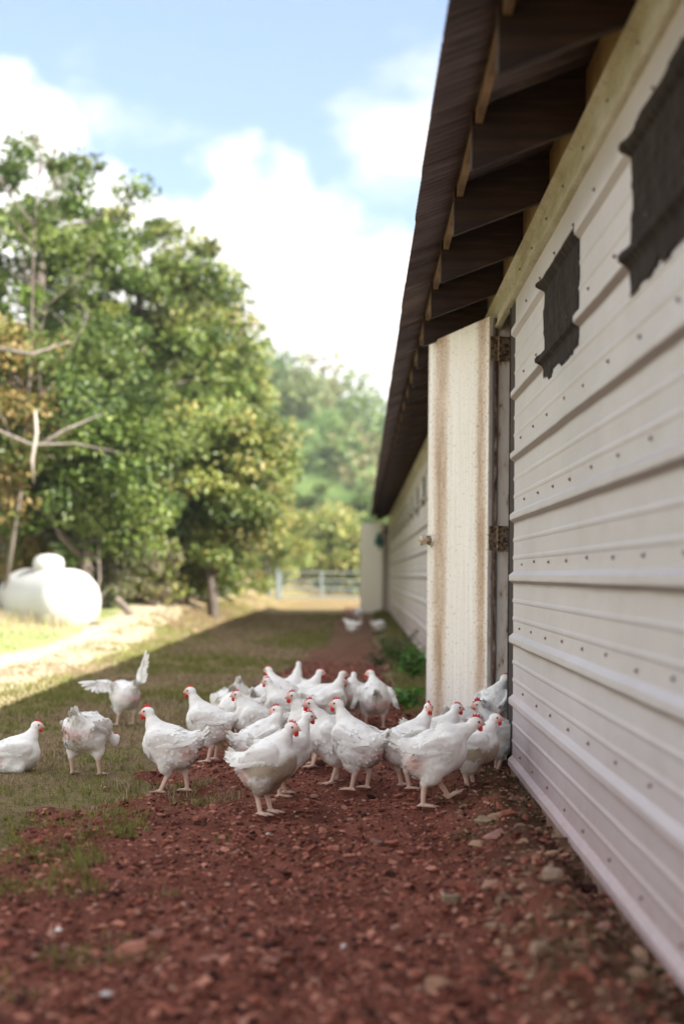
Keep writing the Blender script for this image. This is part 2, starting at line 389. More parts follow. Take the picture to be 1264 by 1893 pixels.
extra = np.zeros_like(x)
for px_, py_, rr_ in ((50, 1590, .26), (70, 1655, .20), (190, 1775, .16), (20, 1530, .3), (420, 1560, .05), (30, 1840, .12), (300, 1660, .05)):
    ex_, ey_ = ground_at(px_, py_); extra = np.maximum(extra, np.exp(-((x - ex_) / rr_) ** 2 - ((y - ey_) / (rr_ * .9)) ** 2))
k = ((extra > .35) & (rng.random(len(x)) < extra)) | ((pm < 0.0) & (patch > 0.42 + 0.08 * rng.random(n))) | ((pm < -0.04) & (rng.random(n) < 0.5)) | ((pm < 0.55) & (x < -0.45) & (y < 9) & (patch > 0.57 + .12 * pm))
x, y, patch, th, tg = x[k], y[k], patch[k], th[k], tg[k]; n = len(x)
h = rng.uniform(0.010, 0.040, n) * th * np.interp(y, [2, 8, 34], [0.9, 1.1, 1.8]) * (0.5 + patch); w = rng.uniform(0.0011, 0.0024, n) * np.interp(y, [2, 6, 34], [0.9, 1, 4])
grn = fbm(x * 1.1, y * 0.8, seed=93, oct=3)
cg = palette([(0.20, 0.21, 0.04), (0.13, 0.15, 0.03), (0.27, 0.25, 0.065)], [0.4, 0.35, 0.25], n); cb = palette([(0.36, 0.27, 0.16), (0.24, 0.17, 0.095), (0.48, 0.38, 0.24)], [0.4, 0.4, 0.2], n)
mixf = ((.35 * rng.random(n) + .65 * tg) < np.clip((grn - 0.36) * 2.6, 0.10, 0.8))[:, None]
V, Fo, C = blades(x, y, surf(x, y) - 0.002, h, w, np.where(mixf, cg, cb), 1.15)
tag(link('grass', mesh_np('grass', V, Fo, m_grass, col=C)), 'short half dry grass on the shaded strip left of the dirt path', 'grass', kind='stuff')
# meadow in the sun
n = 110000
y = 7 * (75 / 7) ** rng.random(n); x = -2.5 - (np.abs(rng.random(n)) ** 1.3) * (3 + 0.30 * y)
d = np.abs(x + 3.30 + 0.015 * (y - 10)); k = (d > 0.5) | (rng.random(n) < 0.12); x, y = x[k], y[k]; n = len(x)
tall = smooth01((-3.5 - x) / 1.5) * np.interp(fbm(x * 0.6, y * 0.4, seed=95), [0.35, 0.65], [0.35, 1.3])
tall = tall + 1.6 * np.exp(-(((x + 4.45) / 1.3) ** 2 + ((y - 20.0) / 1.0) ** 2))
h = rng.uniform(0.02, 0.06, n) + tall * rng.uniform(0.03, 0.16, n); w = rng.uniform(0.002, 0.0045, n) * np.interp(y, [7, 60], [0.9, 3])
grn = fbm(x * 0.7, y * 0.5, seed=97, oct=3)
cg = palette([(0.27, 0.34, 0.09), (0.19, 0.26, 0.06), (0.36, 0.38, 0.13)], [0.4, 0.3, 0.3], n); cb = palette([(0.50, 0.42, 0.26), (0.40, 0.32, 0.20), (0.60, 0.52, 0.36)], [0.5, 0.3, 0.2], n)
mixf = (rng.random(n) < np.clip((grn - 0.38) * 4, 0.1, 0.9))[:, None]
V, Fo, C = blades(x, y, base_h(x, y) - 0.004, h, w, np.where(mixf, cg, cb), 0.8)
tag(link('meadow_grass', mesh_np('meadow_grass', V, Fo, m_grass, col=C)), 'sunlit yellow green meadow grass beyond the building shadow', 'grass', kind='stuff')
# mossy grass at the wall foot and near-left tufts
n = 26000
y = 2.4 * (36 / 2.4) ** rng.random(n); x = rng.uniform(0.30, 0.72, n)
pt = fbm(x * 5, y * 2.2, seed=99, oct=3); k = (pt + 0.35 * (x - 0.55) + np.where(y > 8.4, 0.16, -0.035) > 0.53) & ~((y > 6.5) & (y < 7.9)); x, y = x[k], y[k]; n = len(x)
h = rng.uniform(0.006, 0.022, n) * np.interp(y, [2, 8, 9, 36], [1, 1, 3.2, 6]); w = rng.uniform(0.001, 0.002, n) * np.interp(y, [2, 8, 36], [1, 1.5, 6])
V, Fo, C = blades(x, y, surf(x, y) - 0.002, h, w, palette([(0.07, 0.085, 0.018), (0.10, 0.09, 0.03), (0.15, 0.12, 0.06)], [0.45, 0.35, 0.2], n) * np.interp(y, [7, 9], [1, 1.9])[:, None], 1.0)
tag(link('moss', mesh_np('moss', V, Fo, m_grass, col=C)), 'dark olive moss and thin grass along the foot of the barn wall', 'moss', kind='stuff')

# ------------------------------------------------------------------ barn
XW = 0.72; YE = 36.2; YN = -3.0; DN, DF = 6.93, 7.53      # door opening along Y
WIDTH = 11.0
def z_(v): return v + CH
barn = tag(empty('barn', (XW, 7, 0)), 'long low poultry barn clad in pale ribbed metal under a dark corrugated roof', 'barn')
INV = barn.matrix_world.inverted() if False else Matrix.Translation((-XW, -7, 0))
def B(o):     # parent to barn keeping world coordinates
    o.parent = barn; o.matrix_parent_inverse = Matrix.Translation((-XW, -7, 0)); return o
m_metal = mat('painted_wall_metal', rough=0.42, Metallic=0.0, Specular_IOR_Level=0.55)
t = m_metal.node_tree
c = ramp(t, noise(t, 1.1, 5, 0.6), [(0.3, (0.475, 0.450, 0.468)), (0.7, (0.575, 0.550, 0.572))])
st = noise(t, 7, 6, 0.65, mapscale=(1, 0.6, 2.2)); c = mix(t, ramp(t, st, [(0.52, (0, 0, 0)), (0.8, (0.45, 0.45, 0.45))]), c, (0.42, 0.36, 0.31))
sp_ = noise(t, 140, 2, 0.5); c = mix(t, ramp(t, sp_, [(0.70, (0, 0, 0)), (0.76, (0.6, 0.6, 0.6))]), c, (0.28, 0.20, 0.15))
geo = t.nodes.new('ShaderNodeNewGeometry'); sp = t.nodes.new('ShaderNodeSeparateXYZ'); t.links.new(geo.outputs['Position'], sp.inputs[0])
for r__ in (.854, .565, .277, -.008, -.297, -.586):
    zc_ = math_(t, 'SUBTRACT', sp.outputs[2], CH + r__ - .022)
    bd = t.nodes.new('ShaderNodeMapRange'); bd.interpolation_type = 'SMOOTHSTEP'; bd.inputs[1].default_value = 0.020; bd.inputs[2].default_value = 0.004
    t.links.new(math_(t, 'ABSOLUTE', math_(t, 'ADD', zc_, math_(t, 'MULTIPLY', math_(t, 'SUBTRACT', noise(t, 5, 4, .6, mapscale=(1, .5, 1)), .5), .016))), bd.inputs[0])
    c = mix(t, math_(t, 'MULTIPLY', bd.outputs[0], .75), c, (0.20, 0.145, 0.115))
splash = math_(t, 'MULTIPLY', noise(t, 26, 6, .7), math_(t, 'SUBTRACT', 1.0, math_(t, 'MULTIPLY', sp.outputs[2], 1.5), clamp=True))
c = mix(t, ramp(t, splash, [(0.36, (0, 0, 0)), (0.60, (0.75, 0.75, 0.75))]), c, (0.33, 0.19, 0.15))
# pink ground bounce painted in with red dust on the lowest panels, mildew under the eave
lowf = t.nodes.new('ShaderNodeMapRange'); lowf.inputs[1].default_value = 0.75; lowf.inputs[2].default_value = 0.0; t.links.new(math_(t, 'ADD', sp.outputs[2], math_(t, 'MULTIPLY', noise(t, 2, 4), 0.3)), lowf.inputs[0])
c = mix(t, math_(t, 'MULTIPLY', lowf.outputs[0], 0.75), c, (0.47, 0.325, 0.325))
hif = t.nodes.new('ShaderNodeMapRange'); hif.inputs[1].default_value = 2.15; hif.inputs[2].default_value = 2.45; t.links.new(math_(t, 'ADD', sp.outputs[2], math_(t, 'MULTIPLY', noise(t, 3, 5), 0.2)), hif.inputs[0])
c = mix(t, math_(t, 'MULTIPLY', hif.outputs[0], 0.5), c, (0.44, 0.39, 0.28))
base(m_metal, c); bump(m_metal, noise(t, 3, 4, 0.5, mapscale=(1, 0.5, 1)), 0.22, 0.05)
RIBS = [1.143 + .006, .854, .565, .277, -.008, -.297, -.586, -.875]
def wall_profile():
    zs = [(1.50, 0.0)]
    allr = sorted(RIBS, reverse=True)
    for i, r in enumerate(allr):
        zs += [(r + .030, 0), (r + .012, .021), (r - .012, .021), (r - .026, 0.0)]
        if i < len(allr) - 1:
            for k_ in (0.37, 0.66):
                q = r - .289 * k_
                zs += [(q + .012, 0), (q + .004, .0035), (q - .004, .0035), (q - .012, 0)]
    zs = [z for z in zs if z[0] > -.902]
    zs[-1] = (-.905, 0.004)
    return zs
def prof_at(zz):
    p_ = wall_profile(); zz_ = np.array([a for a, b in p_])[::-1]; xx_ = np.array([b for a, b in p_])[::-1]
    return np.interp(zz, zz_, xx_)
def wall_sheet(name, y0, y1, zmax=1.50, zmin=-9, step=0.12):
    pr = [p for p in wall_profile() if zmin <= p[0] <= zmax]
    ys_ = np.linspace(y0, y1, max(2, int((y1 - y0) / step)))
    Z = np.array([p[0] for p in pr]); D = np.array([p[1] for p in pr])
    YY, ZZ = np.meshgrid(ys_, Z, indexing='ij'); DD = np.tile(D, (len(ys_), 1))
    wob_ = (fbm(YY * 1.7, ZZ * 3.0, seed=61, oct=2) - 0.5) * 0.006
    X = XW - DD + wob_
    V = np.stack([X, YY, z_(ZZ)], 2).reshape(-1, 3)
    n_ = len(Z); i = (np.arange(len(ys_) - 1)[:, None] * n_ + np.arange(n_ - 1)[None]).ravel()
    Fo = np.stack([i, i + 1, i + n_ + 1, i + n_], 1)
    o = link(name, mesh_np(name, V, Fo, m_metal, smooth=False)); B(o)
    sd = o.modifiers.new('t', 'SOLIDIFY'); sd.thickness = 0.0012; sd.offset = -1
    return o
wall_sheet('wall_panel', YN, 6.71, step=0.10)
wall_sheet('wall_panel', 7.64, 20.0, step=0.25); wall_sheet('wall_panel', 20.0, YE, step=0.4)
m_dark = mat('dark_interior', (0.028, 0.018, 0.014), 0.9)
m_wood = mat('aged_brown_wood', rough=0.75)
def wood_mat(m, ca, cb, cc_, sc=(6, 1, 30)):
    t = m.node_tree; n_ = noise(t, 2.2, 7, 0.62, mapscale=sc, distort=0.6)
    c = ramp(t, n_, [(0.3, ca), (0.5, cb), (0.72, cc_)]); c = mix(t, 0.35, c, ramp(t, noise(t, 3, 4), [(0.3, (0.4, 0.4, 0.4)), (0.7, (1.2, 1.2, 1.2))]), 'MULTIPLY')
    base(m, c); bump(m, n_, 0.5, 0.004)
wood_mat(m_wood, (0.013, 0.006, 0.005), (0.034, 0.016, 0.011), (0.085, 0.044, 0.030), (1.0, 6, 14))
m_wood2 = mat('yellow_pine', rough=0.7); wood_mat(m_wood2, (0.17, 0.095, 0.035), (0.33, 0.20, 0.085), (0.42, 0.28, 0.13), (8, 8, 1.2))
m_wood3 = mat('eave_board', rough=0.7); wood_mat(m_wood3, (0.08, 0.04, 0.02), (0.20, 0.115, 0.06), (0.32, 0.20, 0.11), (2, 2, 14))
mb = MB()
for y0, y1 in ((YN, DN), (DF + .04, YE)): mb.box((XW + .035, y0, 0.02), (XW + .075, y1, z_(1.46)))
mb.box((XW + .035, DN, z_(1.40)), (XW + .075, DF + .04, z_(1.46)))
B(mb.build('light_block_lining', m_dark))  # unseen black backing added behind the cladding to block light
mb = MB(); mb.box((XW - .006, YN, -0.1), (XW + .034, 6.74, z_(-.87))); mb.box((XW - .006, 7.66, -0.1), (XW + .034, YE, z_(-.87)))
m_sill = mat('stained_concrete', rough=0.9)
base(m_sill, ramp(m_sill.node_tree, noise(m_sill.node_tree, 9, 5), [(0.3, (0.20, 0.11, 0.075)), (0.7, (0.34, 0.22, 0.15))])); B(mb.build('foundation', m_sill))
# top flashing
m_flash = mat('mildewed_flashing', rough=0.45); t = m_flash.node_tree
c = ramp(t, noise(t, 5, 6, 0.6, mapscale=(1, 0.5, 2)), [(0.3, (0.28, 0.24, 0.12)), (0.48, (0.47, 0.43, 0.30)), (0.62, (0.58, 0.55, 0.47)), (0.8, (0.62, 0.60, 0.55))]); c = mix(t, ramp(t, noise(t, 50, 4), [(0.55, (0, 0, 0)), (0.75, (0.7, 0.7, 0.7))]), c, (0.18, 0.14, 0.06)); base(m_flash, c)
mb = MB()
prof = [(XW + .033, 1.462), (XW - .034, 1.457), (XW - .036, 1.449), (XW - .014, 1.437), (XW - .012, 1.335), (XW - .0235, 1.322), (XW - .0235, 1.312), (XW + .0, 1.308)]
prof2 = prof + [(a + .004, b - .004) for a, b in prof[::-1]]
mb.prism_y([(a, z_(b)) for a, b in prof2], YN, YE); B(mb.build('wall_flashing', m_flash))
# rafters
SL = 0.385
def roof_z(x): return 1.522 + SL * (x - .35)
ra = MB(); ra.prism_y([(.35, z_(1.33)), (.35, z_(1.52)), (2.0, z_(roof_z(2.0))), (2.0, z_(1.33 + SL * 1.65))], -.02, .02)
RAF0 = 5.57
raf_me = None; ry = [RAF0 + .9 * k for k in range(-7, 34)]
for q in ry:
    if q > YE - .1: continue
    if raf_me is None:
        o = ra.build('rafter', m_wood); bv = o.modifiers.new('b', 'BEVEL'); bv.width = 0.003; raf_me = o.data
    else:
        o = link('rafter', raf_me); bv = o.modifiers.new('b', 'BEVEL'); bv.width = 0.003
    o.location = (0, q, 0); B(o)
bk = MB(); bk.box((XW + .002, .022, z_(1.464)), (XW + .030, .878, z_(1.655))); nl = MB(); nl.box((.362, .023, z_(1.478)), (.385, .877, z_(1.521)))
bo = None
for q in ry:
    if q > YE - .2: continue
    if bo is None: bo = bk.build('blocking_board', m_wood2); no = nl.build('eave_board', m_wood3); o1, o2 = bo, no
    else: o1 = link('blocking_board', bo.data); o2 = link('eave_board', no.data)
    for o in (o1, o2): o.location = (0, q, 0); B(o)
# roof: corrugated sheets with laps
m_roof = mat('weathered_roofing', rough=0.55, Metallic=0.25); t = m_roof.node_tree
c = ramp(t, noise(t, 2.5, 6, 0.6, mapscale=(1, 3, 1)), [(0.3, (0.075, 0.055, 0.052)), (0.55, (0.17, 0.13, 0.122)), (0.8, (0.32, 0.26, 0.24))]); base(m_roof, c)
XE = .215; XR = XW + WIDTH / 2
def roof_mesh(y0, y1, side, per=0.062, samp=8):
    dyy = per / samp; yv = np.arange(y0, y1 + dyy, dyy); ph = 2 * np.pi * yv / per
    w_ = 0.66; idx = np.floor(yv / w_); zz = 0.0115 * np.sin(ph) + 0.012 + (yv / w_ - idx) * 0.012
    xv = [XE, XE + .03, .35, 1.2, XR]
    Vv = []
    for x_ in xv:
        jit = (vnoise(idx * 3.7, idx * 0 + 2.2, seed=4) - 0.5) * 0.008 if x_ == XE else 0
        xx = x_ + jit + 0 * yv
        zr = z_(roof_z(x_)) + zz
        if side < 0: xx = 2 * XR - xx
        Vv.append(np.stack([xx, yv, zr], 1))
    V = np.concatenate(Vv); n_ = len(yv); i = (np.arange(len(xv) - 1)[:, None] * n_ + np.arange(n_ - 1)[None]).ravel()
    return V, np.stack([i, i + 1, i + n_ + 1, i + n_], 1)
V, Fo = roof_mesh(YN, YE + .3, 1); o = link('roof', mesh_np('roof', V, Fo, m_roof)); B(o); sd = o.modifiers.new('t', 'SOLIDIFY'); sd.thickness = 0.0015
V, Fo = roof_mesh(YN, YE + .3, -1, samp=4); o = link('roof', mesh_np('roof', V, Fo, m_roof)); B(o)
mb = MB()
pg = [(XW + .076, 0.02), (XW + .076, z_(1.44)), (XR, z_(roof_z(XR)) - .06), (XW + WIDTH, z_(1.44)), (XW + WIDTH, 0.02)]
mb.prism_y(pg, YE - .08, YE - .02); mb.prism_y(pg, YN, YN + .06); mb.box((XW + WIDTH, YN, 0), (XW + WIDTH + .06, YE, z_(1.52)))
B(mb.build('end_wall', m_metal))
mb = MB(); mb.box((XW + .08, YN + .06, -.02), (XW + WIDTH - .01, YE - .1, 0.012)); m_lit = mat('litter_floor', (0.10, 0.065, 0.045), 0.95); B(mb.build('litter_floor', m_lit))
# screws: one row above each rib
sc = MB(); sc.lathe([(0.0075, 0), (0.0075, .0015), (.0048, .0018), (.0048, .0055), (.002, .007)], 8, Matrix.Rotation(R(-90), 4, 'Y'))
m_screw = mat('rusty_screw', (0.27, 0.185, 0.175), 0.6, Metallic=0.4)
spots = []
for i, r in enumerate(RIBS + [1.385]):
    yy = 2.62 + (0.17 * (i % 3)) * .5
    while yy < YE:
        if not (6.66 < yy < 7.7): spots.append((yy, r + (.062 if i < 8 else 0), i == 8))
        yy += .455
spots.sort(); first = None
for k_, (yy, zz, tr_) in enumerate(spots[:100]):
    if first is None: first = sc.build('screw', m_screw, smooth=False); o = first
    else: o = link('screw', first.data)
    o.location = (XW - (.0125 if tr_ else .002), yy + rng.normal() * .012, z_(zz + rng.normal() * .004)); B(o)
mb = MB(); v0 = np.concatenate(sc.V)
for yy, zz, tr_ in spots[100:]:
    mb.add(v0 + np.array([XW - (.0125 if tr_ else .002), yy, z_(zz)]), [tuple(f) for fs in sc.F.values() for f in fs])
o = mb.build('screws', m_screw); B(o); o['kind'] = 'stuff'
# dark vent screens
m_net = mat('frayed_black_netting', rough=0.95, Specular_IOR_Level=0.2); t = m_net.node_tree
nn = noise(t, 9, 6, 0.7, mapscale=(1, 7, 1)); c = ramp(t, nn, [(0.32, (0.010, 0.007, 0.006)), (0.52, (0.030, 0.023, 0.020)), (0.75, (0.10, 0.082, 0.072))]); base(m_net, c); bump(m_net, nn, 0.9, 0.01)
def vent(y0, y1, z0, z1, seed):
    step = 0.012 if y1 < 8 else 0.03
    yv = np.arange(y0 - .04, y1 + .04, step); zv = np.arange(z0 - .03, z1 + .03, step)
    YY, ZZ = np.meshgrid(yv, zv, indexing='ij')
    e = 0.018
    ly = y0 + (fbm(ZZ * 9, ZZ * 0, seed=seed, oct=3) - .5) * .06 + prof_at(ZZ) * 1.5 * 0; hy = y1 + (fbm(ZZ * 9, ZZ * 0 + 5, seed=seed, oct=3) - .5) * .07
    hy = hy + prof_at(ZZ) * 1.1
    lz = z0 + (fbm(YY * 9, YY * 0, seed=seed + 1, oct=4) - .5) * .055; hz = z1 + (fbm(YY * 9, YY * 0 + 7, seed=seed + 1, oct=3) - .5) * .03
    inside = (YY > ly) & (YY < hy) & (ZZ > lz) & (ZZ < hz)
    rim = np.minimum(np.minimum(YY - ly, hy - YY), np.minimum(ZZ - lz, hz - ZZ))
    X = XW - prof_at(ZZ) - .006 - .004 * fbm(YY * 14, ZZ * 14, seed=seed + 5) + 0.004 * smooth01((.015 - rim) / .02)
    knob = np.exp(-((ZZ - .854) / .02) ** 2 - ((YY - y1) / .035) ** 2) + np.exp(-((ZZ - 1.149) / .02) ** 2 - ((YY - y1) / .035) ** 2)
    X = X - .014 * knob
    V = np.stack([X, YY, z_(ZZ)], 2).reshape(-1, 3); n_ = len(zv)
    i = (np.arange(len(yv) - 1)[:, None] * n_ + np.arange(n_ - 1)[None]).ravel(); Fo = np.stack([i, i + 1, i + n_ + 1, i + n_], 1)
    Fo = Fo[inside.ravel()[Fo].all(1)]
    o = link('vent_screen', mesh_np('vent_screen', V, Fo, m_net)); sd = o.modifiers.new('t', 'SOLIDIFY'); sd.thickness = .002; sd.offset = -1; B(o); return o
vent(2.92, 3.80, .755, 1.215, 101); vent(4.72, 5.62, .765, 1.17, 102); vent(8.4, 9.2, .76, 1.17, 103)
for k_ in range(14):
    q = 10.6 + 1.83 * k_
    if q + .5 < YE - 2: vent(q, q + .42, .74 + .03 * (k_ % 2), 1.13, 110 + k_)
# ---- door frame and door
m_door = mat('white_rusting_door', rough=0.5); t = m_door.node_tree
c = ramp(t, noise(t, 2.0, 6, 0.65, mapscale=(14, 14, 0.7)), [(0.3, (0.72, 0.67, 0.60)), (0.6, (0.84, 0.81, 0.77))])
cx = t.nodes.new('ShaderNodeTexCoord'); sx = t.nodes.new('ShaderNodeSeparateXYZ'); t.links.new(cx.outputs['Object'], sx.inputs[0])
# rust streak bands near both vertical edges of the leaf (door local x = 0..0.92 from hinge)
def band(cen, wid):
    a = math_(t, 'ABSOLUTE', math_(t, 'SUBTRACT', math_(t, 'ADD', sx.outputs[0], math_(t, 'MULTIPLY', math_(t, 'SUBTRACT', noise(t, 1.2, 3, mapscale=(1, 1, 0.8)), .5), .12)), cen))
    m_ = t.nodes.new('ShaderNodeMapRange'); m_.interpolation_type = 'SMOOTHSTEP'; m_.inputs[1].default_value = wid; m_.inputs[2].default_value = 0; t.links.new(a, m_.inputs[0]); return m_.outputs[0]
bsum = math_(t, 'ADD', math_(t, 'MULTIPLY', band(.10, .16), .85), math_(t, 'MULTIPLY', band(.72, .24), .85), clamp=True)
streak = noise(t, 3.0, 7, 0.7, mapscale=(22, 22, 0.55)); fine = noise(t, 60, 4, 0.75, mapscale=(1, 1, .35))
sv = math_(t, 'MULTIPLY', bsum, math_(t, 'ADD', math_(t, 'MULTIPLY', streak, .75), math_(t, 'MULTIPLY', fine, .75)))
c = mix(t, ramp(t, sv, [(0.22, (0, 0, 0)), (0.50, (0.42, 0.42, 0.42)), (0.9, (0.9, 0.9, 0.9))]), c, (0.52, 0.33, 0.18))
spk = math_(t, 'ADD', noise(t, 85, 3, .65, mapscale=(1, 1, .6)), math_(t, 'MULTIPLY', bsum, .085))
c = mix(t, ramp(t, spk, [(0.605, (0, 0, 0)), (0.67, (0.9, 0.9, 0.9))]), c, (0.26, 0.13, 0.07))
c = mix(t, ramp(t, math_(t, 'MULTIPLY', noise(t, 9, 6, .7, mapscale=(1, 1, .25)), math_(t, 'ADD', bsum, .35)), [(0.42, (0, 0, 0)), (0.75, (0.8, 0.8, 0.8))]), c, (0.30, 0.17, 0.09))
base(m_door, c); bump(m_door, noise(t, 25, 5, .6, mapscale=(1, 1, .3)), .15, .003)
m_jamb = mat('peeling_rusty_frame', rough=0.6); t = m_jamb.node_tree
pn = noise(t, 26, 6, 0.65, mapscale=(1, 1, .22)); c = ramp(t, pn, [(0.50, (0.66, 0.61, 0.55)), (0.60, (0.52, 0.42, 0.33)), (0.63, (0.12, 0.05, 0.03)), (0.75, (0.18, 0.09, 0.06))]); base(m_jamb, c); bump(m_jamb, pn, .5, .004)
m_rust = mat('flaking_hinge_steel', rough=0.6, Metallic=.3); t = m_rust.node_tree; base(m_rust, ramp(t, noise(t, 60, 5, .65), [(0.38, (0.055, 0.022, 0.016)), (0.48, (0.20, 0.13, 0.08)), (0.58, (0.40, 0.32, 0.20)), (0.75, (0.30, 0.20, 0.11))])); bump(m_rust, noise(t, 60, 5, .65), .5, .003)
m_edge = mat('rust_eaten_edge', rough=0.7); t = m_edge.node_tree; base(m_edge, ramp(t, noise(t, 30, 6, .65, mapscale=(1, 1, .3)), [(0.40, (0.50, 0.42, 0.33)), (0.48, (0.26, 0.15, 0.09)), (0.56, (0.09, 0.035, 0.022)), (0.75, (0.16, 0.08, 0.05))]))
m_steel = mat('grey_steel', (0.30, 0.29, 0.29), .5, Metallic=.3)
DT = z_(1.375)
def profile_box(name, m, boxes, bev=.002):
    mb = MB()
    for a, b in boxes: mb.box(a, b)
    o = mb.build(name, m); bv = o.modifiers.new('b', 'BEVEL'); bv.width = bev; B(o); return o
profile_box('door_frame', m_jamb, [((.716, 7.53, .03), (.800, 7.58, DT)), ((.706, 7.555, .03), (.7155, 7.60, DT)), ((.802, 7.53, .0), (.86, 7.60, DT))])
profile_box('door_frame', m_dark, [((.7205, 6.712, .0), (.752, 6.925, z_(1.40))), ((.7155, 6.926, .0), (.86, 6.938, z_(1.40)))])
profile_box('door_header', m_flash, [((.712, 6.94, DT + .002), (.80, 7.64, z_(1.356)+.002+.0)), ((.708, 6.715, DT + .005), (.7195, 7.63, z_(1.357)))] if False else [((.702, 6.72, DT + .001), (.80, 7.64, z_(1.40)))])
profile_box('threshold', m_sill, [((.69, 6.94, -.02), (.86, 7.529, .052))])
# door leaf in its own local frame: x from hinge to free edge, y thickness (wall side +), z up
hx, hy = 0.668, 7.50; fx, fy = 0.392, 8.375
ang = math.atan2(fy - hy, fx - hx); DWID = math.hypot(fx - hx, fy - hy)
leaf = MB(); leaf.box((0, -.045, .055), (DWID, 0, DT - .004))
door = leaf.build('door', m_door); bv = door.modifiers.new('b', 'BEVEL'); bv.width = .003; bv.segments = 2
door.location = (hx, hy, 0); door.rotation_euler = (0, 0, ang); B(door)
door['label'] = 'near white metal door with brown rust streaks, swung open'
def D(o): o.parent = door; return o
mb = MB(); mb.box((-.0035, -.018, .06), (-.0002, -.0015, DT - .01)); D(mb.build('edge_strip', m_jamb))
mb = MB(); mb.box((-.0025, -.0435, .06), (-.0002, -.030, DT - .01)); D(mb.build('edge_strip', m_edge))
mb = MB(); mb.box((-.0012, -.0298, .06), (-.0004, -.0182, DT - .01)); D(mb.build('edge_groove', m_steel))
mb = MB(); mb.box((DWID - .002, .0002, .06), (DWID + .0015, .0035, DT - .01)); mb.box((0.0, .0002, .06), (.006, .003, DT - .01)); D(mb.build('edge_trim', m_door))
for zz in (z_(1.20), z_(.20), z_(-.70)):
    mb = MB(); mb.box((-.0055, -.044, zz - .065), (-.0037, -.002, zz + .065))
    M = Matrix.Translation((-.010, -.050, zz - .067))
    mb.lathe([(.0062, 0), (.0062, .134)], 10, M); mb.box((-.012, -.118, zz - .065), (-.0095, -.052, zz + .065)); D(mb.build('hinge', m_rust))
# knob, pointing out over the alley; local +y is the alley side
m_knob = mat('tarnished_knob', (0.58, 0.52, 0.44), .3, Metallic=.8)
kx, kz = DWID - .065, z_(.205)
M = Matrix.Translation((kx, 0, kz)) @ Matrix.Rotation(R(-90), 4, 'X')
mb = MB(); mb.lathe([(1.15 * a, 1.22 * b) for a, b in [(.034, 0), (.034, .004), (.028, .008), (.012, .010), (.011, .028), (.018, .030), (.0245, .034), (.0255, .056), (.023, .062), (.009, .063), (.008, .068), (.003, .069)]], 20, M)
D(mb.build('handle', m_knob, smooth=False))
mb = MB()
for k_ in range(9):
    a = k_ * .7; mb.box((kx + .024 * math.cos(a) - .004, .004, kz + .024 * math.sin(a) - .004), (kx + .024 * math.cos(a) + .004, .012 + .01 * (k_ % 3), kz + .024 * math.sin(a) + .004), )
D(mb.build('lock_plate', m_rust))
# far door at the end of the barn
m_door2 = mat('white_far_door', (0.86, 0.84, 0.78), .5)
mb = MB(); mb.box((0, -.05, .03), (.92, 0, z_(1.28))); fd = mb.build('door', m_door2); fd.location = (.50, 34.5, 0); fd.rotation_euler = (0, 0, R(124)); B(fd); fd['label'] = 'far white door standing open near the end of the barn'
mb = MB(); mb.box((.50, 34.62, .0), (.69, 34.70, z_(1.25))); B(mb.build('door_frame', mat('cream_frame', (0.62, 0.55, 0.44), .6)))
m_teal = mat('green_lamp_pipe', (0.02, 0.13, 0.085), .5)
mb = MB(); mb.tube([(.66, 33.9, z_(1.02)), (.50, 33.9, z_(1.04)), (.44, 33.9, z_(.98)), (.44, 33.9, z_(.62))], .035, 8); mb.lathe([(.03, .3), (.10, .12), (.11, .0), (.04, -.02)], 12, Matrix.Translation((.42, 33.9, z_(.72)))); B(mb.build('pipe', m_teal))

# ------------------------------------------------------------------ hens
m_hen = mat('hen', rough=0.75, Specular_IOR_Level=0.25)
t = m_hen.node_tree; c = attr(m_hen)
c = mix(t, 0.5, c, ramp(t, noise(t, 55, 4, .6), [(0.3, (0.92, 0.90, 0.86)), (0.55, (1.03, 1.03, 1.03))]), 'MULTIPLY'); base(m_hen, c)
bump(m_hen, noise(t, 120, 4, .6), .2, .003)
P(m_hen).inputs['Subsurface Weight'].default_value = 0.0
WH = np.array((0.87, 0.86, 0.83)); SK = np.array((0.62, 0.38, 0.31)); PINK = np.array((0.66, 0.42, 0.36)); RED = np.array((0.62, 0.025, 0.025)); FACE = np.array((0.66, 0.31, 0.25)); DIRT = np.array((0.30, 0.22, 0.14)); LEG = np.array((0.70, 0.50, 0.40)); SORE = np.array((0.48, 0.12, 0.11))
def rotm(yaw=0, pitch=0, roll=0):
    """pitch >0 lifts +x"""
    return np.array((Matrix.Rotation(R(yaw), 3, 'Z') @ Matrix.Rotation(R(-pitch), 3, 'Y') @ Matrix.Rotation(R(roll), 3, 'X')))
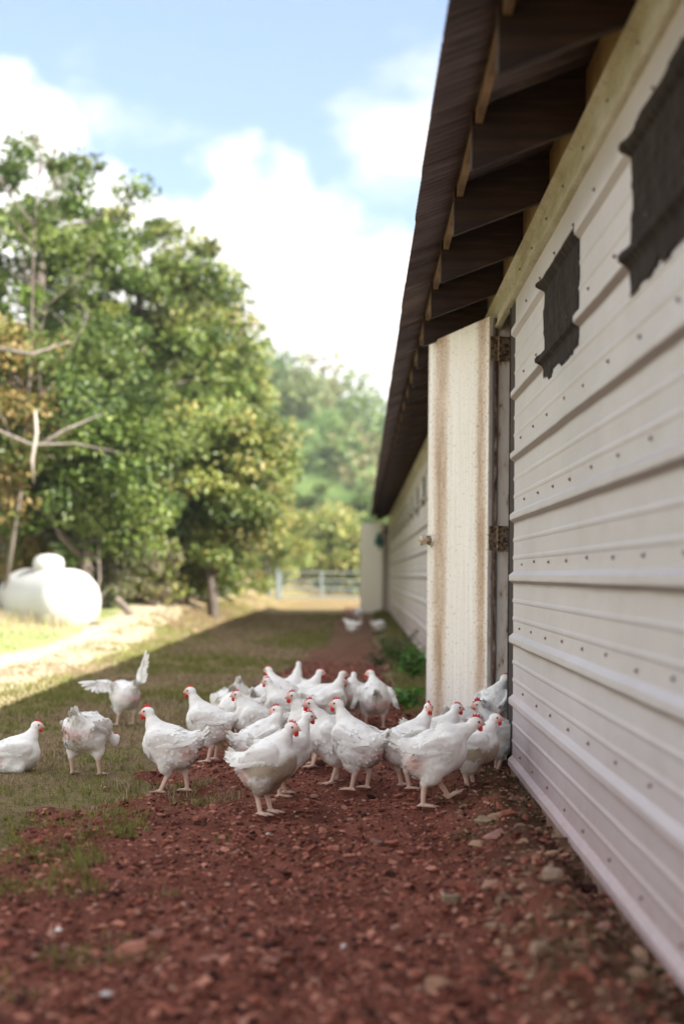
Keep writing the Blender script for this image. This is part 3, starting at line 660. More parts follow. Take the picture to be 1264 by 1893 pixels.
def hen_mesh(name, pose, cell, seed):
    g = dict(pitch=18, head='up', hyaw=0, hpitch=0, feet=((0.005, .052), (-.005, -.052)), sit=0.0, wings='fold', dirt=.35, fat=1.0, neck=1.0, comb=1.0)
    g.update(pose); r_ = np.random.default_rng(seed)
    prims = []
    lift = -g['sit'] * .105
    bc = np.array([0, 0, .198 + lift]); Rb = rotm(0, g['pitch']); f_ = g['fat']
    def bp(x, y, z): return bc + Rb @ np.array([x, y, z])
    def ell(c_, r3, Rm, col, k, tag_='b'): prims.append(('e', np.array(c_, float), np.array(r3, float), Rm, np.array(col), k, tag_))
    def cap(a, b, ra_, rb_, col, k, tag_='b'): prims.append(('c', np.array(a, float), np.array(b, float), (ra_, rb_), np.array(col), k, tag_))
    ell(bp(0, 0, 0), (.100 * f_, .078 * f_, .078 * f_), Rb, WH, .03)
    ell(bp(.052, 0, -.010), (.062, .070 * f_, .076), Rb, WH, .035)
    ell(bp(-.058, 0, -.014), (.058, .068 * f_, .064), Rb, WH, .03)
    ell(bp(-.02, 0, -.048), (.074, .066 * f_, .045), Rb, WH, .03)
    tb = bp(-.125, 0, .035)
    ell(bp(-.094, 0, .040), (.048, .034, .030), rotm(0, g['pitch'] - 48), WH, .025)
    # folded wings
    for s_ in (1, -1):
        if g['wings'] == 'fold':
            ell(bp(-.010, s_ * .074 * f_, .014), (.080, .014, .043), Rb @ rotm(s_ * 5, 7, s_ * -14), WH, .005, 'w')
            ell(bp(.055, s_ * .068 * f_, .020), (.036, .020, .036), Rb, WH, .014, 'w')
        elif g['wings'] == 'droop':
            ell(bp(.02, s_ * .085, .018), (.05, .020, .030), Rb @ rotm(s_ * -30, 0), WH, .014, 'w')
            cap(bp(.02, s_ * .095, .02), bp(-.055, s_ * .128, -.035), .022, .013, WH, .012, 'w')
        else:
            cap(bp(.04, s_ * .06, .04), bp(.02, s_ * .11, .07), .024, .016, WH, .014, 'w')
    # neck, head
    N0 = bp(.055, 0, .030)
    hd = g['head']
    if hd == 'up': H = np.array([.104, 0, .327 + lift + .018 * (g['neck'] - 1) * 5])
    elif hd == 'fwd': H = np.array([.150, 0, .296 + lift])
    elif hd == 'low': H = np.array([.170, 0, .150 + lift])
    elif hd == 'peck': H = np.array([.185, 0, .045])
    else: H = np.array(hd) + np.array([0, 0, lift])
    ny = g.get('nyaw', 0)
    if ny:
        v_ = H - N0; c_, s_ = math.cos(R(ny)), math.sin(R(ny)); H = N0 + np.array([v_[0] * c_ - v_[1] * s_, v_[0] * s_ + v_[1] * c_, v_[2]])
    Rh = rotm(g['hyaw'], g['hpitch'])
    nb = H + Rh @ np.array([-.014, 0, -.016])
    mid = (N0 * .5 + nb * .5) + (np.array([.008, 0, .004]) if hd in ('up', 'fwd') else np.array([0, 0, .014]))
    cap(N0, mid, .046, .029, WH, .028); cap(mid, nb, .029, .0190, WH, .012)
    def hp(x, y, z): return H + Rh @ np.array([x, y, z])
    ell(hp(-.004, 0, .001), (.0265, .0180, .0205), Rh, WH, .008, 'h')
    ell(hp(.010, 0, -.003), (.0195, .0140, .0155), Rh, FACE, .006, 'h')
    cap(hp(.024, 0, -.003), hp(.037, 0, -.010), .0068, .0022, (0.62, 0.42, 0.26), .003, 'k')
    # legs
    hips = [bp(-.012, s_ * .048, -.045) for s_ in (1, -1)]
    for s_, ft, hip in zip((1, -1), g['feet'], hips):
        if g['sit'] > .5:
            cap(hip, (hip[0] + .02, s_ * .06, .03), .045, .03, WH, .025); continue
        fxx, fyy = ft[0], ft[1]; fz = ft[2] if len(ft) > 2 else 0.0
        ank = np.array([fxx - .004, fyy, fz + .014]); hock = np.array([fxx * .55 - .020, fyy * .98, fz * .8 + .082])
        cap(hip, hock + (hip - hock) * .42 + np.array([.010, 0, 0]), .046, .031, WH, .028)
        cap(hock + (hip - hock) * .42 + np.array([.010, 0, 0]), hock, .026, .0125, WH * np.array([.97, .93, .90]), .016)
        cap(hock, ank, .0110, .0082, LEG, .007, 'l')
        tp = ft[3] if len(ft) > 3 else 0
        for a_, L_ in ((0, .058), (30, .050), (-30, .050), (172, .022)):
            d_ = np.array([math.cos(R(a_ + 4 * s_)), math.sin(R(a_ + 4 * s_)), 0]); e_ = ank + d_ * L_ + np.array([0, 0, -.0085 + tp * L_])
            m_ = ank + d_ * L_ * .5 + np.array([0, 0, -.0055 + tp * L_ * .5])
            cap(ank + np.array([0, 0, -.004]), m_, .0066, .0048, LEG, .004, 'l'); cap(m_, e_, .0050, .0026, LEG * .9, .003, 'l')
    # ---- field
    ext = []
    for p_ in prims:
        if p_[0] == 'e': ext += [p_[1] - p_[2].max(), p_[1] + p_[2].max()]
        else: ext += [p_[1] - p_[3][0], p_[1] + p_[3][0], p_[2] - p_[3][1], p_[2] + p_[3][1]]
    lo = np.min(ext, 0) - 3 * cell; hi = np.max(ext, 0) + 3 * cell
    nx, ny_, nz = [int(v) + 2 for v in (hi - lo) / cell]
    gx, gy, gz = [lo[i] + cell * np.arange(n_) for i, n_ in enumerate((nx, ny_, nz))]
    D_ = np.full((nx, ny_, nz), 0.06, dtype=np.float32)
    def dist(p_, X, Y, Z):
        if p_[0] == 'e':
            q = np.stack([X - p_[1][0], Y - p_[1][1], Z - p_[1][2]], -1) @ p_[3]
            k0 = np.sqrt(((q / p_[2]) ** 2).sum(-1)) + 1e-9; k1 = np.sqrt(((q / p_[2] ** 2) ** 2).sum(-1)) + 1e-9
            return k0 * (k0 - 1) / k1
        a, b = p_[1], p_[2]; ab = b - a; L2 = ab @ ab + 1e-12
        tt = np.clip(((X - a[0]) * ab[0] + (Y - a[1]) * ab[1] + (Z - a[2]) * ab[2]) / L2, 0, 1)
        return np.sqrt((X - a[0] - tt * ab[0]) ** 2 + (Y - a[1] - tt * ab[1]) ** 2 + (Z - a[2] - tt * ab[2]) ** 2) - (p_[3][0] + tt * (p_[3][1] - p_[3][0]))
    for p_ in prims:
        if p_[0] == 'e': l_, h_ = p_[1] - p_[2].max(), p_[1] + p_[2].max()
        else: rr = max(p_[3]); l_, h_ = np.minimum(p_[1], p_[2]) - rr, np.maximum(p_[1], p_[2]) + rr
        pad = p_[5] + 2.5 * cell
        i0 = np.clip(((l_ - pad - lo) / cell).astype(int), 0, None); i1 = np.minimum(((h_ + pad - lo) / cell).astype(int) + 2, (nx, ny_, nz))
        sl = tuple(slice(a, b) for a, b in zip(i0, i1))
        X, Y, Z = np.meshgrid(gx[sl[0]], gy[sl[1]], gz[sl[2]], indexing='ij')
        d = dist(p_, X, Y, Z); cur = D_[sl]; k_ = p_[5]
        h_ = np.clip(0.5 + 0.5 * (cur - d) / k_, 0, 1); D_[sl] = cur * (1 - h_) + d * h_ - k_ * h_ * (1 - h_)
    V, Q = surface_nets(D_); V = V * cell + lo
    # colours
    dd = np.stack([dist(p_, V[:, 0], V[:, 1], V[:, 2]) for p_ in prims], 1); wt = np.exp(-dd / .0028 - (dd.min(1)[:, None] * -1) / .0028)
    cols = np.stack([p_[4] for p_ in prims]); C = (wt[:, :, None] * cols[None]).sum(1) / wt.sum(1)[:, None]
    tagw = np.array([p_[6] for p_ in prims]); near = tagw[dd.argmin(1)]
    # feather relief
    isf = (near == 'b') | (near == 'w')
    nrm = vert_normals(V, Q)
    loc = (V - bc) @ Rb
    fe = fbm(loc[:, 0] * 30, loc[:, 1] * 55, loc[:, 2] * 55, seed=seed, oct=3) - .5
    V = V + nrm * (fe * .006 * isf)[:, None]
    def paint(cen, rad, col, amt, C=C):
        w_ = np.clip(1 - np.linalg.norm((V - cen) / (rad * (1.3 if amt > 1.2 else 1.08)), axis=1), 0, 1); n_ = fbm(V[:, 0] * 60, V[:, 1] * 60, V[:, 2] * 60, seed=seed + 3, oct=3)
        w_ = np.clip(w_ * amt * (0.55 + 0.9 * n_) * 1.45, 0, .88)[:, None] * (near != 'k')[:, None]; C[:] = C * (1 - w_) + np.array(col) * w_
    dm = g['dirt'] + .18
    paint(bp(.075, 0, -.075), np.array([.085, .085, .06]), DIRT, dm); paint(bp(-.05, 0, -.075), np.array([.09, .08, .045]), DIRT, dm * .8)
    for s_ in (1, -1):
        paint(bp(.0, s_ * .085, -.025), np.array([.075, .035, .028]), DIRT, dm * .7)
        paint(bp(-.080, s_ * .050, -.015), np.array([.050, .045, .040]), PINK, 1.0 if r_.random() < .7 else .3)
    paint(bp(-.110, 0, -.020), np.array([.04, .045, .04]), SORE, .55)
    paint(bp(-.105, 0, -.05), np.array([.04, .05, .035]), DIRT, .6)
    paint(hp(.012, 0, -.004), np.array([.022, .03, .02]), FACE, .6)
    allV = [V]; allQ = [Q]; allT = []; allC = [C]; off = len(V)
    def addp(v, quads, tris, col):
        nonlocal off
        v = np.asarray(v, float); allV.append(v); allC.append(np.tile(np.asarray(col, float), (len(v), 1)) if np.ndim(col) == 1 else col)
        if quads is not None and len(quads): allQ.append(np.asarray(quads) + off)
        if tris is not None and len(tris): allT.append(np.asarray(tris) + off)
        off += len(v)
    # comb: serrated plate with thickness
    cs = g['comb'] * 1.15
    top = [(.022, .008), (.020, .016), (.014, .014), (.012, .026), (.005, .019), (.001, .030), (-.005, .021), (-.010, .028), (-.014, .018), (-.021, .018), (-.018, .010)]
    bot = [(.018, .004), (.008, .008), (-.004, .011), (-.014, .010)]
    pts = [(x_, .010 + (z__ - .010) * cs) if z__ > .010 else (x_, z__) for x_, z__ in top] + bot[::-1]
    cen = np.mean(pts, 0); n_ = len(pts)
    vv = [hp(x_, s_ * .0022 * (1 if z__ < .014 else .6), z__) for s_ in (1, -1) for x_, z__ in pts] + [hp(cen[0], .004, cen[1]), hp(cen[0], -.004, cen[1])]
    qd = [(i, (i + 1) % n_, n_ + (i + 1) % n_, n_ + i) for i in range(n_)]
    tr_ = [(2 * n_, (i + 1) % n_, i) for i in range(n_)] + [(2 * n_ + 1, n_ + i, n_ + (i + 1) % n_) for i in range(n_)]
    addp(vv, qd, tr_, RED * np.array([1.0, 1.5, 1.5]))
    v0_, f0_ = ico()
    for s_ in (1, -1):
        addp([hp(.016 + p_[0] * .0085, s_ * .0060 + p_[1] * .0040, -.0215 + p_[2] * .0125) for p_ in v0_], None, f0_, RED)
        addp([hp(.0065 + p_[0] * .0052, s_ * .0155 + p_[1] * .0026, .0030 + p_[2] * .0052) for p_ in v0_], None, f0_, (.02, .012, .01))
        addp([hp(-.008 + p_[0] * .0050, s_ * .0158 + p_[1] * .0020, -.008 + p_[2] * .0060) for p_ in v0_], None, f0_, (.60, .25, .20))
    # feather cards
    def feather(root, dirv, nv, L_, w_, col, curve=.15):
        dirv = dirv / (np.linalg.norm(dirv) + 1e-9); sd_ = np.cross(dirv, nv); sd_ /= np.linalg.norm(sd_) + 1e-9; nv = np.cross(sd_, dirv)
        vs_ = []
        for tt, ww in ((0, .35), (.35, .95), (.7, 1.0), (.92, .6)):
            cpt = root + dirv * L_ * tt - nv * curve * L_ * tt * tt; vs_ += [cpt + sd_ * w_ * ww * .5, cpt - sd_ * w_ * ww * .5]
        vs_.append(root + dirv * L_ - nv * curve * L_)
        addp(vs_, [(0, 1, 3, 2), (2, 3, 5, 4), (4, 5, 7, 6)], [(6, 7, 8)], col)
    wcol = WH * np.array([1.0, .99, .97])
    for k_ in range(26):     # tail fan, two layers
        a_ = ((k_ % 13) - 6) / 6.0; el = (38 if k_ < 13 else 22) + 14 * (1 - abs(a_)) + r_.normal() * 7
        d_ = rotm(180 + a_ * 34 + r_.normal() * 6, el) @ np.array([1, 0, 0]); d_ = Rb @ d_
        feather(bp(-.098, a_ * .030, .046), d_, Rb @ np.array([-.3, a_ * .8, 1.0]), (.056 + r_.random() * .020) , .021, wcol * r_.uniform(.93, 1), -.12)
    if g['wings'] == 'fold':
        for s_ in (1, -1):
            for k_ in range(12):    # secondaries lying back along the wing
                q = k_ / 11.0; root = bp(.040 - .080 * q, s_ * (.084 + .006 * math.sin(q * 3)) * f_, .004 + .032 * q - .012)
                d_ = Rb @ np.array([-1, s_ * (-.10), .02 + .22 * q + r_.normal() * .04]); feather(root, d_, Rb @ np.array([.1, s_ * 1.0, .35]), .064 + .010 * r_.random(), .021, wcol * r_.uniform(.86, 1), .05)
    if g['wings'] == 'droop':
        for s_ in (1, -1):
            for k_ in range(6):
                root = bp(-.03 - .004 * k_, s_ * (.115 + .004 * k_), -.008 - .004 * k_); feather(root, Rb @ np.array([-1, s_ * .35, -.45]), Rb @ np.array([0, s_, .6]), .045, .02, wcol * r_.uniform(.9, 1), .1)
    if g['wings'] == 'flap':
        for s_, wd, back in ((1, np.array([.30, 1.0, .10]), np.array([-.75, 0, -.66])), (-1, np.array([-.02, -.16, 1.0]), np.array([-1, -.25, 0.0]))):
            tip = bp(.02, s_ * .11, .07); wd = wd / np.linalg.norm(wd); AL = .105 if s_ < 0 else .075
            bend = np.array([.18, 0, 0]); arm = [tip + Rb @ (wd * L_ + bend * math.sin(L_ / AL * math.pi) * .12) for L_ in (0, AL * .35, AL * .7, AL)]
            nvw = np.cross(wd, back)
            for layer, Ls, ws_, cshade in ((0, 1.0, .022, 1.0), (1, .50, .022, .95), (-1, .35, .018, .97)):
                for k_ in range(15):
                    q = k_ / 14; root = tip + Rb @ (wd * AL * q + bend * math.sin(q * math.pi) * .12); bl = q ** 1.8
                    d_ = Rb @ (back * (1 - .80 * bl) + wd * (.10 + bl * 1.0) + r_.normal(size=3) * .05); feather(root + Rb @ nvw * .004 * layer, d_, Rb @ nvw, (.070 + .050 * q * (1 - .2 * q)) * Ls * r_.uniform(.9, 1.08), ws_, wcol * cshade * r_.uniform(.85, 1), .10)
            aa = [tuple(a) for a in arm]
            mbt = MB(); mbt.tube(aa, [.020, .015, .011, .005], 8); addp(np.concatenate(mbt.V), [f for f in mbt.F[4]], None, WH)
    # small contour feathers over the plumage
    npf = int(900 * (.0045 / cell) ** 1.0)
    cand = np.where(isf & (near != 'h') & (loc[:, 2] > -.09))[0]
    zc = V[:, 2] > (.085 + lift if g['sit'] < .5 else .02); cand = cand[zc[cand]]
    pk = r_.choice(cand, npf); p0 = V[pk]; nn_ = nrm[pk]
    flow = np.tile(Rb @ np.array([-1, 0, -.18]), (npf, 1)); isneck = ((p0 - N0) @ (H - N0) > 0); nd = (N0 - H) / (np.linalg.norm(N0 - H) + 1e-9); flow[isneck] = nd
    flow = flow - nn_ * (flow * nn_).sum(1)[:, None]; flow /= np.linalg.norm(flow, axis=1)[:, None] + 1e-6; flow = flow + nn_ * r_.uniform(.03, .24, (npf, 1)) + r_.normal(size=(npf, 3)) * .12
    flow /= np.linalg.norm(flow, axis=1)[:, None]; sd_ = np.cross(flow, nn_); sd_ /= np.linalg.norm(sd_, axis=1)[:, None] + 1e-6
    L_ = r_.uniform(.012, .024, npf)[:, None] * np.where(isneck, .6, 1)[:, None]; w_ = L_ * .30; p0 = p0 - nn_ * .0015
    fv = np.stack([p0 - sd_ * w_ * .5, p0 + sd_ * w_ * .5, p0 + flow * L_ * .6 + sd_ * w_, p0 + flow * L_ * .6 - sd_ * w_, p0 + flow * L_], 1).reshape(-1, 3)
    ii = 5 * np.arange(npf); cf = np.repeat(C[pk] * r_.uniform(.93, 1.04, (npf, 1)), 5, 0)
    allV.append(fv); allC.append(cf); allQ.append(np.stack([ii, ii + 1, ii + 2, ii + 3], 1) + off); allT.append(np.stack([ii + 3, ii + 2, ii + 4], 1) + off)
    Vt = np.concatenate(allV); Ct = np.clip(np.concatenate(allC), 0, .9)
    return mesh_np(name, Vt, [np.concatenate(allQ), np.concatenate(allT)], m_hen, col=Ct, smooth=True)
def surface_nets(D_):
    ins = D_ < 0; nx, ny_, nz = D_.shape
    cnt = np.zeros((nx - 1, ny_ - 1, nz - 1), dtype=np.int8)
    cor = [(a, b, c_) for a in (0, 1) for b in (0, 1) for c_ in (0, 1)]
    def cs(A, a, b, c_): return A[a:nx - 1 + a, b:ny_ - 1 + b, c_:nz - 1 + c_]
    for a in cor: cnt += cs(ins, *a)
    act = (cnt > 0) & (cnt < 8); idx = np.full(act.shape, -1, dtype=np.int64); idx[act] = np.arange(act.sum())
    I = np.argwhere(act); vals = {a: D_[I[:, 0] + a[0], I[:, 1] + a[1], I[:, 2] + a[2]] for a in cor}
    S = np.zeros((len(I), 3)); Cn = np.zeros(len(I))
    for i, a in enumerate(cor):
        for b in cor[i + 1:]:
            if sum(abs(p - q) for p, q in zip(a, b)) != 1: continue
            va, vb = vals[a], vals[b]; cr = (va < 0) != (vb < 0); tt = np.where(cr, va / np.where(cr, va - vb, 1), 0)
            pt = np.array(a)[None] + tt[:, None] * (np.array(b) - np.array(a))[None]; S += pt * cr[:, None]; Cn += cr
    V = I + S / Cn[:, None]; Q = []
    for ax in range(3):
        o1, o2 = [(1, 2), (2, 0), (0, 1)][ax]
        sh = [slice(1, -1)] * 3; sh[ax] = slice(0, -1); A = ins[tuple(sh)]
        sh2 = [slice(1, -1)] * 3; sh2[ax] = slice(1, None); Bm = ins[tuple(sh2)]
        E = np.argwhere(A != Bm); 
        if not len(E): continue
        flip = A[tuple(E.T)]
        P0 = E.copy(); P0[:, o1] += 1; P0[:, o2] += 1
        def at_(d1, d2):
            q = P0.copy(); q[:, o1] -= d1; q[:, o2] -= d2; return idx[q[:, 0], q[:, 1], q[:, 2]]
        q4 = np.stack([at_(1, 1), at_(0, 1), at_(0, 0), at_(1, 0)], 1); q4[~flip] = q4[~flip][:, ::-1]; Q.append(q4)
    return V, np.concatenate(Q)
def vert_normals(V, Q):
    n_ = np.cross(V[Q[:, 2]] - V[Q[:, 0]], V[Q[:, 3]] - V[Q[:, 1]]); out_ = np.zeros_like(V)
    for k_ in range(4): np.add.at(out_, Q[:, k_], n_)
    return out_ / (np.linalg.norm(out_, axis=1)[:, None] + 1e-12)

WALK = ((.055, .050, .0), (-.055, -.045, .012))
HENS = [
 # foot px, foot py, yaw, scale, pose, label
 (492, 1505, -22, 1.04, dict(dirt=1.9, pitch=26, feet=((.006, .034), (-.004, -.034))), 'frontmost white hen with a muddy brown breast, facing right'),
 (526, 1470, 20, 1.0, dict(dirt=.4, pitch=18, feet=((.02, .05), (-.03, -.04))), 'white hen just behind the frontmost muddy hen, head showing above it and facing right'),
 (478, 1452, 35, 1.0, dict(hyaw=140, nyaw=20, dirt=.3, pitch=20), 'white hen behind the muddy hen, turning its head back to the left'),
 (577, 1410, 205, 1.04, dict(pitch=22, dirt=.6, feet=((.02, .045), (-.02, -.045))), 'white hen with broad dusty breast facing left in the middle of the flock'),
 (612, 1446, 203, 1.04, dict(pitch=26, neck=1.2, dirt=.3, feet=((.02, .045), (-.04, -.04))), 'left one of the two white hens standing shoulder to shoulder, facing left'),
 (661, 1460, 142, 1.06, dict(pitch=18, neck=1.2, nyaw=15, hyaw=30, dirt=.2, feet=((.0, .045), (-.01, -.045))), 'right one of the two white hens standing shoulder to shoulder, tail upright'),
 (692, 1347, 92, 1.0, dict(wings='droop', hyaw=70, nyaw=25, pitch=20, fat=1.08, dirt=.15), 'white hen seen from behind with both wings held away from its body'),
 (645, 1340, 80, 1.0, dict(pitch=4, head='fwd', hyaw=10, dirt=.3), 'white hen seen from behind with raised pointed tail, left of the droop winged hen'),
 (604, 1358, 25, 1.0, dict(pitch=20, neck=1.3, dirt=.2), 'white hen with tall straight neck looking right, in the back row'),
 (588, 1352, 15, .98, dict(pitch=10, head='fwd', dirt=.2), 'white hen with bright red comb peering right, low in the back row'),
 (562, 1345, 20, 1.0, dict(pitch=20, neck=1.1, dirt=.2), 'white hen behind the red combed one, pale head turned right'),
 (540, 1330, 70, 1.0, dict(pitch=26, neck=1.4, dirt=.1, hyaw=20), 'white hen farthest back in the flock, neck stretched straight up'),
 (520, 1340, 148, 1.0, dict(pitch=24, neck=1.1, dirt=.1), 'white hen facing left in the back row beside the neck stretching one'),
 (527, 1372, 178, 1.02, dict(pitch=20, neck=1.1, dirt=.2), 'white hen with red face looking left, in the second row behind the dusty breasted hen'),
 (482, 1355, 75, .98, dict(pitch=12, neck=.9, dirt=.2, hyaw=-10), 'white hen seen from behind in the left part of the back row, head up'),
 (440, 1348, 95, 1.02, dict(pitch=-14, head='peck', nyaw=20, dirt=.25), 'white hen seen from behind pecking with its tail up, leftmost of the back row'),
 (420, 1362, 110, .98, dict(pitch=-8, head='low', dirt=.4), 'white hen bending down in front of the leftmost back row hen'),
 (444, 1378, 215, 1.0, dict(pitch=12, head='low', nyaw=-20, dirt=.5, feet=((.02, .05), (-.05, -.04))), 'white hen stepping left with lowered head, just right of the upright pink bellied hen'),
 (500, 1352, 182, .95, dict(sit=1.0, pitch=6, head='fwd', dirt=.3), 'white hen crouching low in the middle of the back rows'),
 (474, 1402, 192, 1.0, dict(pitch=24, neck=1.0, dirt=.25), 'white hen with narrow upright body facing left, left of the head turning hen'),
 (388, 1407, 168, 1.04, dict(pitch=16, neck=1.15, dirt=.35, feet=((.0, .042), (-.01, -.048))), 'upright white hen with bare pink belly facing left, left end of the flock'),
 (316, 1464, 170, 1.04, dict(pitch=10, neck=1.0, dirt=.45, comb=1.15, feet=((.035, .036), (-.055, -.036))), 'lone white hen with large red comb facing left where grass meets red soil'),
 (160, 1431, 75, 1.06, dict(pitch=-6, head='low', nyaw=-45, dirt=.3, feet=((.0, .066), (.0, -.066)), fat=1.05), 'white hen on the grass seen from behind with its head lowered'),
 (231, 1340, 128, 1.0, dict(wings='flap', pitch=2, head=(.15, 0, .24), dirt=.2), 'white hen flapping with one wing raised straight up on the grass'),
 (28, 1424, 8, 1.0, dict(sit=1.0, pitch=12, head='up', dirt=.2), 'white hen sitting on the grass at the left edge of the photo'),
 (802, 1487, 8, 1.13, dict(pitch=16, head='fwd', dirt=.3, comb=1.1, feet=((.065, .045, .014, .55), (-.045, -.042, .0))), 'large white hen striding right in front of the open door'),
 (750, 1456, 22, 1.02, dict(pitch=14, neck=1.15, hyaw=-95, dirt=.4, nyaw=0), 'white hen behind the striding hen, its face turned to the camera'),
 (803, 1432, 12, 1.02, dict(pitch=10, head='up', neck=.9, dirt=.3), 'white hen by the door foot, small red comb, facing right above the striding hen'),
 (872, 1447, -14, .97, dict(pitch=20, neck=.95, dirt=1.9, comb=.3), 'mud stained hen with pale comb facing right at the doorway'),
 (918, 1420, 197, 1.02, dict(pitch=24, neck=1.05, dirt=.5, comb=1.4, feet=((.02, .035), (-.0, -.035))), 'white hen with the biggest red comb at the doorway, facing left'),
 (911, 1402, 60, 1.02, dict(pitch=24, neck=1.0, dirt=.2, hyaw=-60, nyaw=-20), 'white hen half hidden behind the door jamb, looking into the barn'),
 (850, 1412, 55, 1.0, dict(pitch=0, head='low', dirt=.2), 'white hen with only its rounded back showing against the door'),
 (652, 1166, 170, 1.0, dict(sit=.9, pitch=6, head='fwd', dirt=.1), 'far white hen sitting alone on the path toward the gate'),
 (661, 1152, 60, 1.0, dict(pitch=10, dirt=.1), 'far pinkish white hen behind the sitting one, near the far door'),
 (699, 1166, 30, 1.0, dict(sit=.9, pitch=6, head='low', dirt=.1), 'far white hen resting right below the far open door'),
]
for i, (px, py, yaw, sc_, pose, lab) in enumerate(HENS):
    x_, y_ = ground_at(px, py, 0.02)
    zz = float(surf(x_, y_))
    for _ in range(4):
        x_, y_ = ground_at(px, py, zz + .006); zz = .5 * zz + .5 * float(surf(x_, y_))
    zz = float(surf(x_, y_))
    if 'half hidden' in lab: zz = max(zz, .085)
    me = hen_mesh('hen', pose, .0042 if py > 1400 else (.0055 if py > 1300 else .009), 200 + i)
    o = link('hen', me, loc=(x_, y_, zz + .002 if pose.get('sit', 0) < .5 else zz - .004), rot=(0, 0, R(yaw))); o.scale = (sc_,) * 3
    tag(o, lab, 'hen', 'white hens around the barn door')

# ------------------------------------------------------------------ rocks
m_rock = mat('rock', rough=0.9); t = m_rock.node_tree
c = mix(t, 0.6, attr(m_rock), ramp(t, noise(t, 18, 6, .65), [(0.3, (0.45, 0.42, 0.4)), (0.7, (1.35, 1.3, 1.25))]), 'MULTIPLY'); base(m_rock, c); bump(m_rock, noise(t, 30, 6, .65), .7, .012)
def rock(px, py, w_px, col, lab, flat=.55, asp=.6, rz=None, seed=0):
    x_, y_ = ground_at(px, py, .02); s_ = w_px * y_ / F / 2
    u = np.linspace(0, np.pi, 14)[1:-1]; v = np.linspace(0, 2 * np.pi, 20, endpoint=False)
    V = [(0, 0, 1)] + [(math.sin(a) * math.cos(b), math.sin(a) * math.sin(b), math.cos(a)) for a in u for b in v] + [(0, 0, -1)]
    V = np.array(V); d = 1 + (fbm(V[:, 0] * 1.6 + 9, V[:, 1] * 1.6, V[:, 2] * 1.6, seed=seed, oct=3) - .5) * 1.1; V = V * d[:, None]
    for k_ in range(7):   # flat facets
        nn_ = np.random.default_rng(seed * 31 + k_).normal(size=3); nn_ /= np.linalg.norm(nn_); q = V @ nn_; V = V - np.clip(q - .62, 0, None)[:, None] * nn_
    V = V * np.array([s_, s_ * asp * 1.3, s_ * flat])
    n_ = 20; T = [(0, 1 + k_, 1 + (k_ + 1) % n_) for k_ in range(n_)]; L = len(V) - 1; b0 = 1 + n_ * (len(u) - 1); T += [(L, b0 + (k_ + 1) % n_, b0 + k_) for k_ in range(n_)]
    Qd = [(1 + r_ * n_ + k_, 1 + (r_ + 1) * n_ + k_, 1 + (r_ + 1) * n_ + (k_ + 1) % n_, 1 + r_ * n_ + (k_ + 1) % n_) for r_ in range(len(u) - 1) for k_ in range(n_)]
    o = link('rock', mesh_np('rock', V, [np.array(Qd), np.array(T)], m_rock, col=np.tile(col, (len(V), 1)), smooth=True), loc=(x_, y_, float(surf(x_, y_)) + s_ * flat * .25), rot=(0, 0, rz if rz is not None else seed * 1.3))
    tag(o, lab, 'rock'); return o
PINKR = (.30, .14, .105); TAN = (.32, .22, .14); DK = (.10, .05, .04)
rock(287, 1725, 46, PINKR, 'flat pinkish stone with a pointed end on the left of the path', .5, .6, .2, 1)
rock(393, 1772, 84, (.27, .12, .085), 'long low reddish stone near the bottom of the photo', .30, .5, .05, 2)
rock(813, 1818, 60, (.34, .19, .12), 'blocky orange brown stone at the bottom right of the path', .6, .7, .3, 3)
rock(835, 1672, 42, (.26, .19, .12), 'upright tan stone with a dark hollow beside it', .95, .7, .9, 4)
rock(110, 1712, 17, (.75, .72, .68), 'small white pebble on the left of the path', .6, .8, 0, 5)
rock(198, 1840, 26, (.55, .54, .56), 'pale grey chip of stone in the bottom left corner area', .4, .6, .3, 6)
rock(920, 1575, 52, (.36, .20, .16), 'pale pink stone on the bank near the wall', .6, .6, .9, 7)
rock(1016, 1672, 60, (.34, .24, .17), 'long buff stone leaning on the bank below the wall', .8, .5, 1.1, 8)
rock(945, 1490, 46, (.27, .15, .11), 'brown stone right below the door jamb', .7, .8, .5, 9)
rock(1000, 1800, 84, (.30, .20, .13), 'large buff stone at the bottom right under the wall', .6, .5, 1.2, 10)
rock(893, 1540, 34, (.30, .22, .13), 'small round tan stone on the slope right of the striding hen', .7, .8, .2, 11)
rock(695, 1547, 40, (.20, .10, .08), 'flat dark red stone below the two standing hens', .3, .6, 0, 12)
rock(505, 1785, 34, (.27, .12, .09), 'small reddish stone right of the long low one', .45, .7, .2, 13)
rock(1145, 1860, 60, (.22, .17, .09), 'mossy brown stone in the bottom right corner', .6, .6, .7, 14)
rock(350, 1800, 22, (.30, .14, .10), 'small round red stone just below the long low one', .6, .9, .2, 15)
rock(170, 1487, 30, (.20, .12, .10), 'flat brown stone at the edge of the grass left of the lone hen', .4, .6, .1, 16)
rock(268, 1127, 26, (.10, .09, .08), 'dark stone on the sunny bank right of the white tank', .8, .7, .2, 17)
rock(405, 1122, 30, (.30, .24, .20), 'brown boulder on the sunny bank in front of the bushes', .7, .7, .2, 18)

